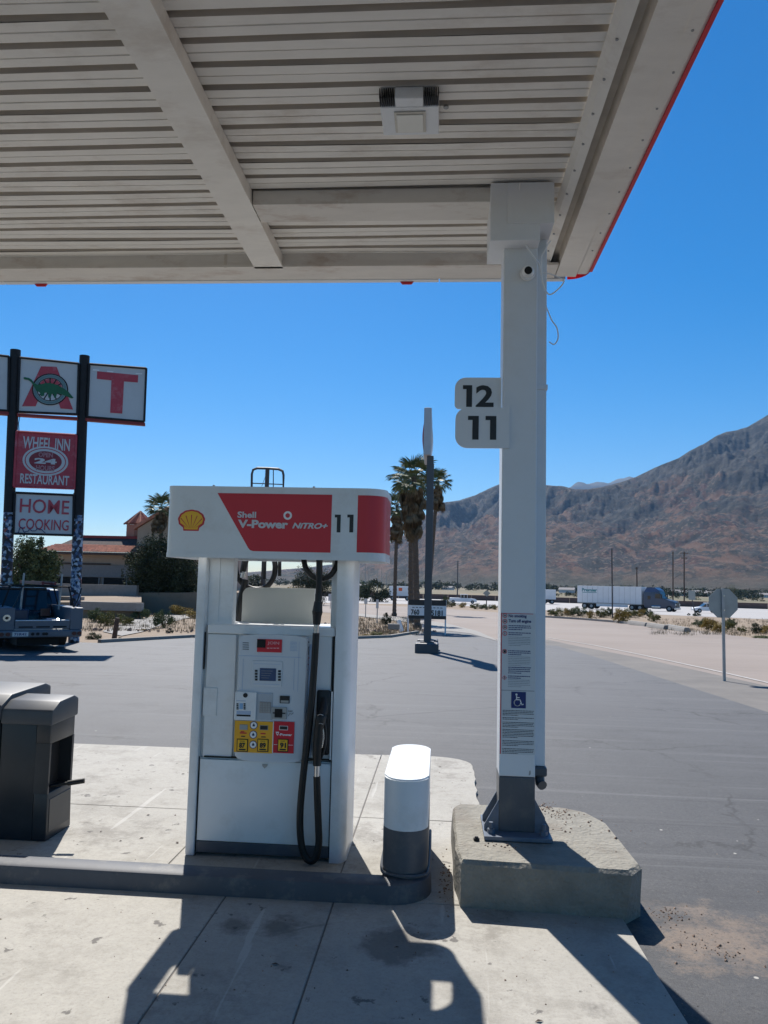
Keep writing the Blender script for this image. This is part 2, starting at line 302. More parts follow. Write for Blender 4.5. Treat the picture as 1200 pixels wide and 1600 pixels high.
# ------------------------------------------------------------------ mesh building
def mesh_obj(name, me, parent=None, loc=None):
    o = bpy.data.objects.new(name, me); C.objects.link(o)
    if parent: o.parent = parent
    if loc: o.location = loc
    return o
def root_inverse(o):
    M = Matrix.Identity(4)
    while o: M = Matrix.LocRotScale(o.location, o.rotation_euler, o.scale) @ M; o = o.parent
    return M.inverted()
class B:
    def __init__(s): s.bm = bmesh.new(); s.mi = 0; s.mats = []
    def _f(s, vs, i=None):
        try: f = s.bm.faces.new(vs); f.material_index = s.mi
        except ValueError: pass
    def add(s, verts, faces):
        v = [s.bm.verts.new(tuple(x)) for x in verts]
        for f in faces: s._f([v[i] for i in f])
        return v
    def box(s, a, b, bev=0, seg=2, rot=0):
        x0, y0, z0 = a; x1, y1, z1 = b
        if x0 > x1: x0, x1 = x1, x0
        if y0 > y1: y0, y1 = y1, y0
        if z0 > z1: z0, z1 = z1, z0
        vs = s.add([(x0, y0, z0), (x1, y0, z0), (x1, y1, z0), (x0, y1, z0), (x0, y0, z1), (x1, y0, z1), (x1, y1, z1), (x0, y1, z1)],
                   [(3, 2, 1, 0), (4, 5, 6, 7), (0, 1, 5, 4), (1, 2, 6, 5), (2, 3, 7, 6), (3, 0, 4, 7)])
        if rot:
            c = Vector(((x0+x1)/2, (y0+y1)/2, (z0+z1)/2)); R = Matrix.Rotation(rot, 3, 'Z')
            for v in vs: v.co = c + R @ (v.co-c)
        if bev:
            es = list({e for v in vs for e in v.link_edges})
            bmesh.ops.bevel(s.bm, geom=es, offset=bev, segments=seg, affect='EDGES', profile=.5)
        return s
    def cyl(s, p0, p1, r0, r1=None, n=16, caps=True):
        r1 = r0 if r1 is None else r1; p0, p1 = Vector(p0), Vector(p1); d = (p1-p0).normalized()
        a = d.orthogonal().normalized(); b = d.cross(a); V = []
        for p, r in ((p0, r0), (p1, r1)):
            for k in range(n): th = 2*math.pi*k/n; V.append(p + a*(r*math.cos(th)) + b*(r*math.sin(th)))
        F = [(k, (k+1) % n, n+(k+1) % n, n+k) for k in range(n)]
        if caps: F += [tuple(range(n))[::-1], tuple(range(n, 2*n))]
        s.add(V, F); return s
    def tube(s, pts, r, n=10, smooth=0):
        pts = [Vector(p) for p in pts]
        if smooth:
            q = []
            P_ = [pts[0]] + pts + [pts[-1]]
            for i in range(1, len(P_)-2):
                for k in range(smooth):
                    u = k/smooth; p0, p1, p2, p3 = P_[i-1:i+3]
                    q.append(.5*((2*p1)+(p2-p0)*u+(2*p0-5*p1+4*p2-p3)*u*u+(3*p1-p0-3*p2+p3)*u**3))
            q.append(pts[-1]); pts = q
        rr = r if isinstance(r, (list, tuple)) else [r]*len(pts)
        if len(rr) != len(pts): rr = [rr[min(len(rr)-1, int(i*len(rr)/len(pts)))] for i in range(len(pts))]
        V = []; a = None
        for i, p in enumerate(pts):
            d = (pts[min(i+1, len(pts)-1)]-pts[max(i-1, 0)]).normalized()
            a = d.orthogonal().normalized() if a is None else (a-d*a.dot(d)).normalized()
            b = d.cross(a)
            for k in range(n): th = 2*math.pi*k/n; V.append(p + a*(rr[i]*math.cos(th)) + b*(rr[i]*math.sin(th)))
        F = []
        for i in range(len(pts)-1):
            for k in range(n): F.append((i*n+k, i*n+(k+1) % n, (i+1)*n+(k+1) % n, (i+1)*n+k))
        F += [tuple(range(n))[::-1], tuple(range((len(pts)-1)*n, len(pts)*n))]
        s.add(V, F); return s
    def prism(s, poly, o, u, v, d, bev=0):
        """2D polygon poly in the frame (u,v) at o, swept by vector d"""
        o, u, v, d = Vector(o), Vector(u), Vector(v), Vector(d); n = len(poly)
        A = [o + u*x + v*y for x, y in poly]; V = A + [p+d for p in A]
        F = [tuple(range(n))[::-1], tuple(range(n, 2*n))] + [(k, (k+1) % n, n+(k+1) % n, n+k) for k in range(n)]
        vs = s.add(V, F)
        if bev:
            es = [e for e in {e for q in vs for e in q.link_edges}]
            bmesh.ops.bevel(s.bm, geom=es, offset=bev, segments=2, affect='EDGES', profile=.5)
        return s
    def text(s, txt, o, u, v, w, h, bold=0, d=.0012, font_shear=0):
        cu = bpy.data.curves.new('t', 'FONT'); cu.body = txt; cu.offset = bold; cu.shear = font_shear; cu.resolution_u = 3
        ob = bpy.data.objects.new('t', cu); C.objects.link(ob)
        bpy.context.view_layer.update()
        me = bpy.data.meshes.new_from_object(ob.evaluated_get(bpy.context.evaluated_depsgraph_get()))
        co = np.array([q.co[:] for q in me.vertices])
        if len(co):
            mn, mxx = co.min(0), co.max(0); o, u, v = Vector(o), Vector(u), Vector(v); nrm = u.cross(v)*d
            V = [o + u*((q[0]-mn[0])/(mxx[0]-mn[0])*w) + v*((q[1]-mn[1])/(mxx[1]-mn[1])*h) + nrm for q in co]
            s.add(V, [tuple(pp.vertices) for pp in me.polygons])
        bpy.data.objects.remove(ob); bpy.data.curves.remove(cu); bpy.data.meshes.remove(me); return s
    def build(s, name, material, parent=None, world=True, smooth=False, kind=None):
        me = bpy.data.meshes.new(name)
        if parent and world: bmesh.ops.transform(s.bm, matrix=root_inverse(parent), verts=s.bm.verts)
        bmesh.ops.recalc_face_normals(s.bm, faces=s.bm.faces)
        s.bm.to_mesh(me); s.bm.free()
        for mm in (material if isinstance(material, (list, tuple)) else [material]): me.materials.append(mm)
        if smooth:
            for p_ in me.polygons: p_.use_smooth = True
            try: me.set_sharp_from_angle(angle=rad(38))
            except Exception: pass
        o = mesh_obj(name, me, parent)
        if kind: o['kind'] = kind
        return o
def quick_mesh(name, V, F, material, parent=None, kind=None, loc=None):
    """numpy arrays of quads/tris -> object"""
    me = bpy.data.meshes.new(name); V = np.asarray(V, dtype=np.float32); F = np.asarray(F, dtype=np.int32); k = F.shape[1]
    me.vertices.add(len(V)); me.vertices.foreach_set('co', V.ravel())
    me.loops.add(F.size); me.loops.foreach_set('vertex_index', F.ravel())
    me.polygons.add(len(F)); me.polygons.foreach_set('loop_start', np.arange(0, F.size, k, dtype=np.int32))
    try: me.polygons.foreach_set('loop_total', np.full(len(F), k, dtype=np.int32))
    except Exception: pass
    me.update(calc_edges=True); me.materials.append(material)
    o = mesh_obj(name, me, parent, loc)
    if kind: o['kind'] = kind
    return o
def thing(name, label, cat, loc=(0, 0, 0), rz=0, group=None):
    o = bpy.data.objects.new(name, None); o.empty_display_size = .2; C.objects.link(o)
    o.location = loc; o.rotation_euler = (0, 0, rz); tag(o, label, cat, group); return o
def tag(o, label, cat, group=None):
    o['label'] = label; o['category'] = cat
    if group: o['group'] = group
    return o
CH = {}
def dup(root, loc, rz, label=None, group=None, scale=None):
    if root.name not in CH: CH[root.name] = [(c, list(c.children)) for c in root.children]
    r = root.copy(); C.objects.link(r); r.location = loc; r.rotation_euler = (0, 0, rz)
    if scale: r.scale = scale if isinstance(scale, tuple) else (scale,)*3
    if label: r['label'] = label
    if group: r['group'] = group
    for c, sub in CH[root.name]:
        c2 = c.copy(); C.objects.link(c2); c2.parent = r
        for g in sub: g2 = g.copy(); C.objects.link(g2); g2.parent = c2
    return r
X, Yv, Z = Vector((1, 0, 0)), Vector((0, 1, 0)), Vector((0, 0, 1))

# ================================================================== GROUND
def sheet(name, pts, dz, material, kind='structure', parent=None, curve=None):
    bm = bmesh.new(); vs = [bm.verts.new((p[0], p[1], 0)) for p in pts]; bm.faces.new(vs)
    for yb in (9, 30, 140):
        bmesh.ops.bisect_plane(bm, geom=bm.verts[:]+bm.edges[:]+bm.faces[:], plane_co=(0, yb, 0), plane_no=(0, 1, 0))
    for v in bm.verts: v.co.z = zg(v.co.y) + dz
    bmesh.ops.recalc_face_normals(bm, faces=bm.faces)
    for f in bm.faces:
        if f.normal.z < 0: f.normal_flip()
    me = bpy.data.meshes.new(name); bm.to_mesh(me); bm.free(); me.materials.append(material)
    o = mesh_obj(name, me, parent); o['kind'] = kind; return o
G = lambda px, py: tuple(on_ground(px, py)[:2])
sheet('ground', [(-7500, -60), (7500, -60), (7500, 8600), (-7500, 8600)], -.06, K['dirt'])
# road direction from the two ends of its painted line
far_l, far_r = G(690, 951), G(850, 963)
near_a, near_b = G(924, 1023), G(1170, 1100)
wl0, wl1 = Vector(G(856, 995)), Vector(G(1200, 1064))
def ext(a, b, t): a, b = Vector(a[:2]), Vector(b[:2]); return tuple(a + (b-a)*t)
lot = [(-60, -60), (60, -60), (40, 2), ext(near_a, near_b, 2.2), near_b, near_a, G(870, 1008), G(790, 1001), G(735, 989), G(700, 985), G(655, 988), G(610, 995), G(450, 996), G(300, 995), G(158, 1003), G(60, 1000), G(-200, 1000), (-60, 22)]
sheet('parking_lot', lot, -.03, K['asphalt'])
road = [(75, -10), G(1290, 985), G(1200, 1000) if False else G(1180, 996), G(1090, 984), G(960, 972), G(850, 963), G(760, 955), G(690, 950), G(560, 944), G(420, 940), G(300, 938), G(300, 944), G(420, 950), G(560, 960), G(640, 970), G(700, 982), G(775, 1001), G(856, 1006), G(1000, 1034), G(1200, 1090), (30, 2), (40, -10)]
sheet('frontage_road', road, -.042, K['road'])
sh = [G(775, 1001), G(856, 998), G(1000, 1026), G(1200, 1069), ext(G(1000, 1026), G(1200, 1069), 1.6), ext(near_a, near_b, 2.2), near_b, near_a, G(870, 1008)]
sheet('road_shoulder', sh, -.037, K['shoulder'])
def strip(pts, w_, dz, name, material):
    L_, R_ = [], []
    pts = [Vector(p) for p in pts]
    for i, p_ in enumerate(pts):
        d = (pts[min(i+1, len(pts)-1)]-pts[max(0, i-1)]).normalized(); n_ = Vector((-d.y, d.x))*w_/2
        L_.append(tuple(p_+n_)); R_.append(tuple(p_-n_))
    return sheet(name, L_+R_[::-1], dz, material)
strip([G(775, 988), G(856, 995), G(930, 1007), G(1010, 1023), G(1110, 1044), G(1200, 1064), ext(G(1110, 1044), G(1200, 1064), 2.5)], .10, -.032, 'road_edge_line', K['line'])
fw = [G(480, 941), G(700, 944), G(850, 953), G(1010, 959), G(1200, 967), G(1500, 985), G(1500, 961), G(1200, 951.5), G(850, 941), G(700, 936.5), G(480, 931)]
sheet('freeway', fw, -.045, K['freeway'])
sheet('sidewalk', [G(655, 988), G(700, 985), G(735, 989), G(778, 1001), G(770, 996), G(745, 985), G(700, 974), G(640, 966), G(560, 958), G(560, 962), G(640, 972), G(660, 980)], -.02, K['kerb'])
sheet('footpath', [G(160, 985), G(205, 968), G(250, 961), G(302, 958), G(302, 963), G(262, 972), G(225, 985), G(190, 992)], -.03, K['kerb'])
# concrete apron: slabs with open joints over a dark bed
apron = B(); apron.box((-9, -6, -.12), (.92, 4.1, -.006)); apron.box((-9, 4.1, -.12), (.3, 7.3, -.006))
ap = apron.build('concrete_apron', K['shoulder']); ap['kind'] = 'structure'
def slab(poly):
    b = B(); b.prism(poly, (0, 0, -.13), X, Yv, Z*.13)
    es = [e for e in b.bm.edges if all(v.co.z > -.01 for v in e.verts)]
    bmesh.ops.bevel(b.bm, geom=es, offset=.005, segments=2, affect='EDGES', profile=.5)
    return b.build('slab', K['concrete'], ap)
g_ = .0035
for x0, x1 in ((-9, -5.8), (-5.8, -3.2), (-3.2, -1.075), (-1.075, -.515)):
    slab([(x0+g_, -6), (x1-g_, -6), (x1-g_, 4.1-g_), (x0+g_, 4.1-g_)])
slab([(-.515+g_, -6), (.97, -6), (.965, 2.6), (.955, 3.15), (.94, 3.5), (.93, 3.9), (.925, 4.1-g_), (-.515+g_, 4.1-g_)])
for x0, x1 in ((-9, -6.6), (-6.6, -4.1), (-4.1, -1.52), (-1.52, -.53), (-.53, .32)):
    slab([(x0+g_, 4.1+g_), (x1-g_, 4.1+g_), (x1-g_, 5.49-g_), (x0+g_, 5.49-g_)])
for x0, x1 in ((-9, -6.9), (-6.9, -3.9), (-3.9, -.53)):
    slab([(x0+g_, 5.49+g_), (x1-g_, 5.49+g_), (x1-g_, 7.46), (x0+g_, 7.42)])
pl = [(-.53+g_, 5.49+g_)]
rr_ = random.Random(3)
for k in range(15): pl.append((.315+rr_.uniform(-.012, .012), 5.5+k*.12))
for k in range(1, 7): a = k/6*math.pi/2; pl.append((.315-.35*(1-math.cos(a)), 7.19+.3*math.sin(a)))
pl.append((-.53+g_, 7.47)); slab(pl)
# kerb at the back of the lot and the median kerb blocks
def kerb_run(pts, name, label, w_=.15, h_=.13, n_group=None):
    o = thing(name, label, 'kerb', (pts[0][0], pts[0][1], zg(pts[0][1])), group=n_group)
    for a, b in zip(pts, pts[1:]):
        a, b = Vector(a), Vector(b); L_ = (b-a).length; n_ = max(1, int(L_/2.5))
        for k in range(n_):
            p0 = a+(b-a)*(k/n_)+(b-a).normalized()*.01; p1 = a+(b-a)*((k+1)/n_)-(b-a).normalized()*.01
            q = B(); d = (p1-p0); nn_ = Vector((-d.y, d.x)).normalized()*w_
            za, zb = zg(p0.y), zg(p1.y)
            q.add([(p0.x, p0.y, za-.1), (p1.x, p1.y, zb-.1), (p1.x+nn_.x, p1.y+nn_.y, zb-.1), (p0.x+nn_.x, p0.y+nn_.y, za-.1),
                   (p0.x, p0.y, za+h_), (p1.x, p1.y, zb+h_), (p1.x+nn_.x, p1.y+nn_.y, zb+h_), (p0.x+nn_.x, p0.y+nn_.y, za+h_)],
                  [(3, 2, 1, 0), (4, 5, 6, 7), (0, 1, 5, 4), (1, 2, 6, 5), (2, 3, 7, 6), (3, 0, 4, 7)])
            q.build('kerb_stone', K['kerb'], o)
kerb_run([G(158, 1003), G(300, 995), G(450, 996), G(560, 997), G(612, 995), G(655, 988)], 'lot_kerb', 'low concrete kerb between the asphalt lot and the weedy dirt', .14, .07)
kerb_run([G(850, 964), G(905, 967.5), G(960, 972), G(1010, 978)], 'median_kerb', 'low kerb along the far side of the frontage road under the brush', .2, .12)
for i, (a, b, y0, y1) in enumerate(((984, 1012, 969, 972), (1014, 1042, 973, 976.5), (1044, 1074, 976, 980.5))):
    p0, p1 = on_ground(a, y0+6), on_ground(b, y1+6); mid = (p0+p1)/2; an = math.atan2(p1.y-p0.y, p1.x-p0.x)
    q = B(); L_ = (p1-p0).length/2
    q.prism([(-.22, 0), (.22, 0), (.18, .15), (.12, .27), (-.12, .27), (-.18, .15)], (-L_*.97, 0, 0), (0, 1, 0), Z, (L_*1.94, 0, 0))
    o = q.build('barrier_block', K['kerb'], None); o.location = (mid.x, mid.y, mid.z-.03); o.rotation_euler = (0, 0, an)
    tag(o, ('left low concrete barrier block beside the olive brush on the median', 'middle low concrete barrier block on the median', 'right low concrete barrier block on the median, nearest the stop sign')[i], 'barrier', 'concrete barrier blocks on the median')

# ================================================================== MOUNTAINS
def skyline(pts):
    # picture outline -> (azimuth in the camera frame, elevation ratio)
    out = []
    for px, py in pts:
        d = ray(px, py); a = float(d @ r0); b = float(d @ f0); out.append((math.atan2(a, b), d[2]/math.hypot(a, b)))
    return sorted(out)
def terrain(name, pts, rmin, rmax, rcrest, na, nr, material, amp, seed, back=.55):
    sk = skyline(pts); A = np.array([s_[0] for s_ in sk]); E_ = np.array([s_[1] for s_ in sk])
    az = np.linspace(A[0], A[-1], na); rs = np.linspace(0, 1, nr)**1.15*(rmax-rmin)+rmin
    V = np.zeros((na*nr, 3)); i = 0
    el = np.interp(az, A, E_)
    for ia, a in enumerate(az):
        dx = r0[0]*math.sin(a)+f0[0]*math.cos(a); dy = r0[1]*math.sin(a)+f0[1]*math.cos(a)
        rc = rcrest*(1+.12*math.sin(a*7+seed)); top = el[ia]*rc
        for r in rs:
            x, y = dx*r, dy*r
            u = (r-rmin)/(rc-rmin)
            s_ = max(0, min(1, u)); s_ = s_*s_*(3-2*s_)*.45 + s_**1.25*.55 if u < 1 else max(0, 1-(r-rc)/(rmax-rc)*back)
            h = top*s_
            nvec = Vector((x*.0011+seed, y*.0007, seed*3.1))
            wv = noise.noise(Vector((x*.0006, y*.0006, seed)))*1.2
            rd = noise.ridged_multi_fractal(Vector((x*.0013+wv+seed, y*.0006+x*.0004, 0)), 1.0, 2.1, 6, 1.0, 2.0)-1.1
            fb = noise.fractal(Vector((x*.004, y*.004, seed)), .8, 2.1, 6)
            env = s_**.6*min(1, .12+(abs(u-1)/.35)**1.1)
            hh = h + env*amp*(rd*.62+fb*.38)*min(1, top/450+.15)
            hh = max(hh, -1 + 0*h) if u > .02 else -2.2
            cap = el[ia]*r + fb*5 - 3
            if hh > cap: hh = cap + .04*(hh-cap)
            V[i] = (x, y, hh+EYE*s_-2*(1-s_)); i += 1
    idx = np.arange(na*nr).reshape(na, nr)
    F = np.stack([idx[:-1, :-1], idx[1:, :-1], idx[1:, 1:], idx[:-1, 1:]], -1).reshape(-1, 4)
    o = quick_mesh(name, V, F, material, kind='structure')
    for p_ in o.data.polygons: p_.use_smooth = True
    return o
main = [(300, 900), (400, 893), (480, 887), (560, 876), (602, 851), (640, 832), (664, 806), (678, 793), (687, 785), (703, 783), (718, 782), (741, 774), (763, 764), (780, 757), (820, 751), (853, 758), (876, 760), (898, 764), (920, 764), (945, 760), (957, 757), (975, 752), (993, 745), (1020, 732), (1045, 722), (1060, 716), (1080, 704), (1100, 693), (1120, 680), (1135, 674), (1150, 672), (1168, 667), (1185, 657), (1200, 648), (1240, 636), (1290, 610), (1350, 600), (1420, 640)]
terrain('mountain', main, 1500, 6800, 4300, 640, 260, K['mountain'], 330, 2.3)
farr = [(840, 790), (868, 770), (881, 764), (898, 753), (912, 751), (930, 753), (950, 751), (965, 748), (975, 746), (983, 742), (992, 743), (1010, 745), (1040, 760)]
terrain('far_mountain', farr, 6900, 9400, 7600, 70, 24, K['mountain2'], 120, 5.1)

# ================================================================== VEGETATION
def leaf_cloud(n, rx, ry, rz_, size, seed, clumps=30, spread=.3, lift=1.0, core=.25):
    r = np.random.default_rng(seed)
    d = r.normal(size=(clumps, 3)); d /= np.linalg.norm(d, axis=1)[:, None]
    rad_ = (core+(1-core)*r.random(clumps)**.5)[:, None]; cc = d*rad_
    sz = .5+r.random(clumps)
    k = r.choice(clumps, n, p=sz/sz.sum()); off = r.normal(size=(n, 3)); off /= np.maximum(1e-6, np.linalg.norm(off, axis=1))[:, None]
    P_ = cc[k] + off*(spread*(r.random(n)**.45)*sz[k])[:, None]
    P_ *= np.array([rx, ry, rz_]); P_[:, 2] = P_[:, 2] + rz_*lift
    P_ = P_[P_[:, 2] > .0]; n = len(P_)
    a = r.normal(size=(n, 3)); a /= np.linalg.norm(a, axis=1)[:, None]
    b = np.cross(a, r.normal(size=(n, 3))); b /= np.linalg.norm(b, axis=1)[:, None]
    s_ = (size*(.6+.8*r.random(n)))[:, None]
    V = np.stack([P_-a*s_, P_+b*s_*.45, P_+a*s_, P_-b*s_*.45], 1).reshape(-1, 3)
    return V, np.arange(4*n).reshape(-1, 4)
def twigs(seed, rx, rz_, n=7, r=.02):
    q = B(); rn = random.Random(seed)
    for k in range(n):
        a = rn.uniform(0, 6.28); q.tube([(0, 0, 0), (rx*.3*math.cos(a), rx*.3*math.sin(a), rz_*.7), (rx*.7*math.cos(a), rx*.7*math.sin(a), rz_*1.4)], [r, r*.7, r*.3], 5)
    return q
def bush_proto(name, label, material, n, size, seed, rx=.5, rz_=.4, clumps=26):
    o = thing(name, label, 'bush', (0, 0, 0))
    V, F = leaf_cloud(n, rx, rx, rz_, size, seed, clumps, .32, .85)
    quick_mesh('foliage', V, F, material, o); twigs(seed, rx, rz_, r=.012).build('stem', K['wood'], o, world=False)
    return o
protos = {'olive': bush_proto('desert_bush', '', K['leaf_olive'], 2600, .035, 1), 'yellow': bush_proto('desert_bush', '', K['leaf_yel'], 2200, .035, 2),
          'green': bush_proto('desert_bush', '', K['leaf'], 2600, .035, 3), 'dark': bush_proto('desert_bush', '', K['leaf_dk'], 2600, .035, 4)}
used = set()
def bush(kind, px, py, w_px, h_px, label, group=None):
    p_ = on_ground(px, py); D = float(np.array(p_ - Vector((0, 0, EYE))) @ FW); sx = w_px*D/FPX; sz = h_px*D/FPX/.72
    pr = protos[kind]; sc = (sx, sx*.8, sz)
    if kind not in used:
        CH[pr.name] = [(c, list(c.children)) for c in pr.children]; used.add(kind); pr.location = (p_.x, p_.y, p_.z-.08); pr.scale = sc; pr['label'] = label
        if group: pr['group'] = group
        return pr
    return dup(pr, (p_.x, p_.y, p_.z-.08), random.uniform(0, 6.28), label, group, sc)
gm = 'desert brush along the median by the freeway'
med = [('olive', 868, 962, 26, 13), ('yellow', 888, 961, 18, 11), ('green', 905, 962, 26, 15), ('yellow', 922, 968, 12, 16), ('olive', 940, 964, 22, 14), ('green', 951, 962, 16, 14),
       ('yellow', 972, 973, 30, 22), ('olive', 985, 964, 24, 14), ('yellow', 1000, 963, 18, 12), ('green', 1012, 962, 16, 12), ('olive', 1022, 970, 20, 13), ('dark', 1088, 962, 12, 6), ('dark', 1076, 961, 5, 4),
       ('green', 1095, 978, 22, 12), ('yellow', 1110, 983, 30, 18), ('yellow', 1125, 987, 26, 14), ('olive', 1138, 982, 22, 14), ('green', 1143, 978, 16, 14), ('olive', 1160, 986, 18, 9), ('dark', 1183, 988, 24, 16), ('yellow', 1198, 989, 22, 14), ('green', 1200, 996, 40, 5),
       ('olive', 706, 948, 14, 9), ('yellow', 722, 949, 16, 8), ('olive', 742, 951, 18, 9), ('green', 760, 952, 20, 9), ('yellow', 773, 952, 12, 8)]
for i, (k, px, py, w_, h_) in enumerate(med):
    kk = {'olive': 'olive green', 'yellow': 'yellowed dry', 'green': 'grey green', 'dark': 'small dark green'}[k]
    ORD = ['first', 'second', 'third', 'fourth', 'fifth', 'sixth', 'seventh', 'eighth', 'ninth', 'tenth', 'eleventh', 'twelfth', 'thirteenth']
    grp_ = [m_[1] for m_ in med if (m_[1] < 780) == (px < 780) and ((m_[1] < 1040) == (px < 1040) or px < 780)]; rank = ORD[sorted(grp_).index(px)]
    side = 'left of the white column' if px < 780 else ('between the column and the semi truck cab' if px < 1040 else 'near the octagonal sign')
    bush(k, px, py, w_, h_, f'{kk} desert bush, {rank} from the left {side}', gm)
left_b = [('green', 150, 970, 34, 22, 'grey green bush left of the wooden stub post'), ('olive', 166, 976, 30, 22, 'olive bush just in front of the low terrace wall'),
          ('green', 255, 979, 30, 28, 'rounded sage bush beside the footpath'), ('dark', 147, 996, 30, 11, 'low dark green weed clump by the lot edge behind the pickup'),
          ('dark', 186, 999, 14, 7, 'tiny green weed at the foot of the stub post'), ('dark', 265, 987, 12, 8, 'tiny dark weed below the sage bush'), ('yellow', 222, 984, 14, 4, 'flat dry weed on the footpath edge'),
          ('green', 220, 966, 26, 18, 'grey green bush in front of the big shrubby tree'), ('olive', 138, 963, 16, 16, 'thin olive bush next to the right sign post'),
          ('olive', 195, 976, 30, 18, 'olive bush behind the wooden stub post'), ('yellow', 280, 960, 34, 15, 'dry yellow brush at the foot of the shrubby tree'), ('yellow', 305, 965, 34, 12, 'dry yellow brush left of the fuel dispenser'),
          ('dark', 604, 974, 18, 18, 'small dark green bush under the palms'), ('olive', 587, 992, 26, 8, 'flat olive weed by the kerb under the palms'), ('yellow', 570, 993, 18, 5, 'flat dry weed by the kerb right of the dispenser'),
          ('yellow', 455, 930, 40, 12, 'yellow flowering brush seen through the dispenser opening'), ('dark', 586, 940, 48, 34, 'dark green bush cluster left of the short palm'), ('green', 562, 938, 30, 28, 'grey green bush right of the dispenser pillar'),
          ('dark', 402, 925, 60, 26, 'dark bush seen through the dispenser behind the hose loop'), ('green', 696, 948, 16, 18, 'upright green bush right of the tall palms')]
for k, px, py, w_, h_, lb in left_b: bush(k, px, py, w_, h_, lb)
def tree(px, py, w_px, h_px, label, seed, material, n, D=None):
    p_ = on_ground(px, py) if D is None else at_y(px, py, D); d = float(np.array(p_-Vector((0, 0, EYE))) @ FW)
    W_, H_ = w_px*d/FPX, h_px*d/FPX
    o = thing('shrubby_tree', label, 'tree', p_)
    V, F = leaf_cloud(n, W_/2, W_*.42, H_*.52, .085, seed, 110, .26, .92, .12); quick_mesh('crown', V, F, material, o)
    q = B(); rn = random.Random(seed)
    for k in range(5):
        a = rn.uniform(0, 6.28); q.tube([(0, 0, -.2), (.12*math.cos(a), .12*math.sin(a), H_*.25), (W_*.25*math.cos(a), W_*.22*math.sin(a), H_*.6), (W_*.36*math.cos(a), W_*.3*math.sin(a), H_*.8)], [.13, .1, .06, .03], 7)
    q.build('trunk', K['wood'], o, world=False); return o
tree(252, 956, 120, 118, 'dense dark shrubby tree in front of the restaurant, left of the dispenser', 11, K['leaf_dk'], 42000, None)
tree(45, 960, 78, 116, 'grey green bushy tree behind the pickup and sign posts', 12, K['leaf'], 26000)
tree(488, 945, 62, 62, 'dark rounded tree seen through the dispenser opening', 13, K['leaf_dk'], 14000)
tree(1143, 934, 22, 20, 'round green tree far off above the octagonal sign', 14, K['leaf'], 1500, 260)

# palms: fronds are parts, shared meshes
def frond_mesh(seed, dead=False):
    rn = random.Random(seed); q = B(); L_ = .75
    droop = .5 if dead else .16
    q.tube([(0, 0, 0), (L_*.5, 0, .05), (L_, 0, -.02)], [.02, .016, .012], 4)
    n = 17
    for k in range(n):
        a = (k/(n-1)-.5)*rad(175 if not dead else 60); l = .78*(1-.3*abs(a)/1.5)*rn.uniform(.85, 1.1)
        dx, dy = math.cos(a), math.sin(a); wv = .035
        q.add([(L_, 0, 0), (L_+dx*l*.5-dy*wv, dy*l*.5+dx*wv, .03-droop*.1), (L_+dx*l*.85, dy*l*.85, -droop*.45*l-rn.random()*.05), (L_+dx*l*1.1, dy*l*1.1, -droop*1.6*l-rn.random()*.12), (L_+dx*l*.5+dy*wv, dy*l*.5-dx*wv, .03-droop*.1)],
              [(0, 1, 2, 4), (1, 3, 2), (2, 3, 4)])
    me = bpy.data.meshes.new('frond'); q.bm.to_mesh(me); q.bm.free(); me.materials.append(K['frond_dead' if dead else 'frond']); return me
FR = [frond_mesh(i) for i in range(3)]; FD = [frond_mesh(9+i, True) for i in range(2)]
def palm(px, top_py, base, label, scale=1., nf=36, r_tr=.2, seed=1, skirt=1.6):
    top = at_y(px, top_py, base.y); H_ = top.z-base.z-.75*scale; rn = random.Random(seed)
    o = thing('fan_palm', label, 'palm tree', base, group=None)
    bx_ = top.x-base.x
    q = B(); prev = None; V = []; n = 12; rings = int(H_/.14)
    for i in range(rings+1):
        z = H_*i/rings; r_ = r_tr*(1-.25*z/H_)*(1.09 if i % 2 else .95)*(1.35 if i < 2 else 1)
        for k in range(n):
            a = 2*math.pi*k/n; rr = r_*(1+rn.uniform(-.05, .05)); V.append((bx_*(z/H_)+rr*math.cos(a), rr*math.sin(a), z-.1*(i == 0)))
    q.add(V, [(i*n+k, i*n+(k+1) % n, (i+1)*n+(k+1) % n, (i+1)*n+k) for i in range(rings) for k in range(n)]); q.build('trunk', K['bark'], o, world=False)
    for k in range(nf):
        me = rn.choice(FR); c_ = mesh_obj('frond', me, o); c_.location = (bx_, 0, H_-rn.uniform(0, .25)*scale)
        el_ = rad(78)*(1-k/nf)-rad(42)*(k/nf); c_.rotation_euler = (rn.uniform(-.4, .4), -el_, k*2.4+rn.uniform(-.2, .2)); s_ = scale*rn.uniform(.8, 1.05); c_.scale = (s_, s_, s_)
    q = B(); VV = []; FF = []
    for k in range(int(70*skirt)):
        u = rn.random()**1.3; z = H_-.1-u*skirt; a = rn.uniform(0, 6.28); R_ = Matrix.Translation((bx_, 0, z)) @ Matrix.Rotation(a, 4, 'Z') @ Matrix.Rotation(rad(rn.uniform(42, 82)), 4, 'Y') @ Matrix.Rotation(rn.uniform(-.5, .5), 4, 'X') @ Matrix.Scale(scale*rn.uniform(.55, .8), 4)
        me = FD[k % 2]; b0 = len(VV); VV += [R_ @ v.co for v in me.vertices]; FF += [tuple(b0+i for i in p_.vertices) for p_ in me.polygons]
    q.add(VV, FF); q.build('dead_frond_skirt', K['frond_dead'], o, world=False, kind='stuff')
    return o
palm(647, 722, on_ground(652, 981), 'tall fan palm with leaning slender trunk, tallest of the palm group', 1.05, 30, .17, 1, 2.2)
palm(643, 742, on_ground(642, 972), 'thick fan palm with a rough shaggy trunk behind the real estate board', .95, 24, .19, 2, 2.4)
palm(684, 738, on_ground(668, 958), 'fan palm whose crown shows right of the grey pylon', 1.2, 26, .2, 3, 1.6)
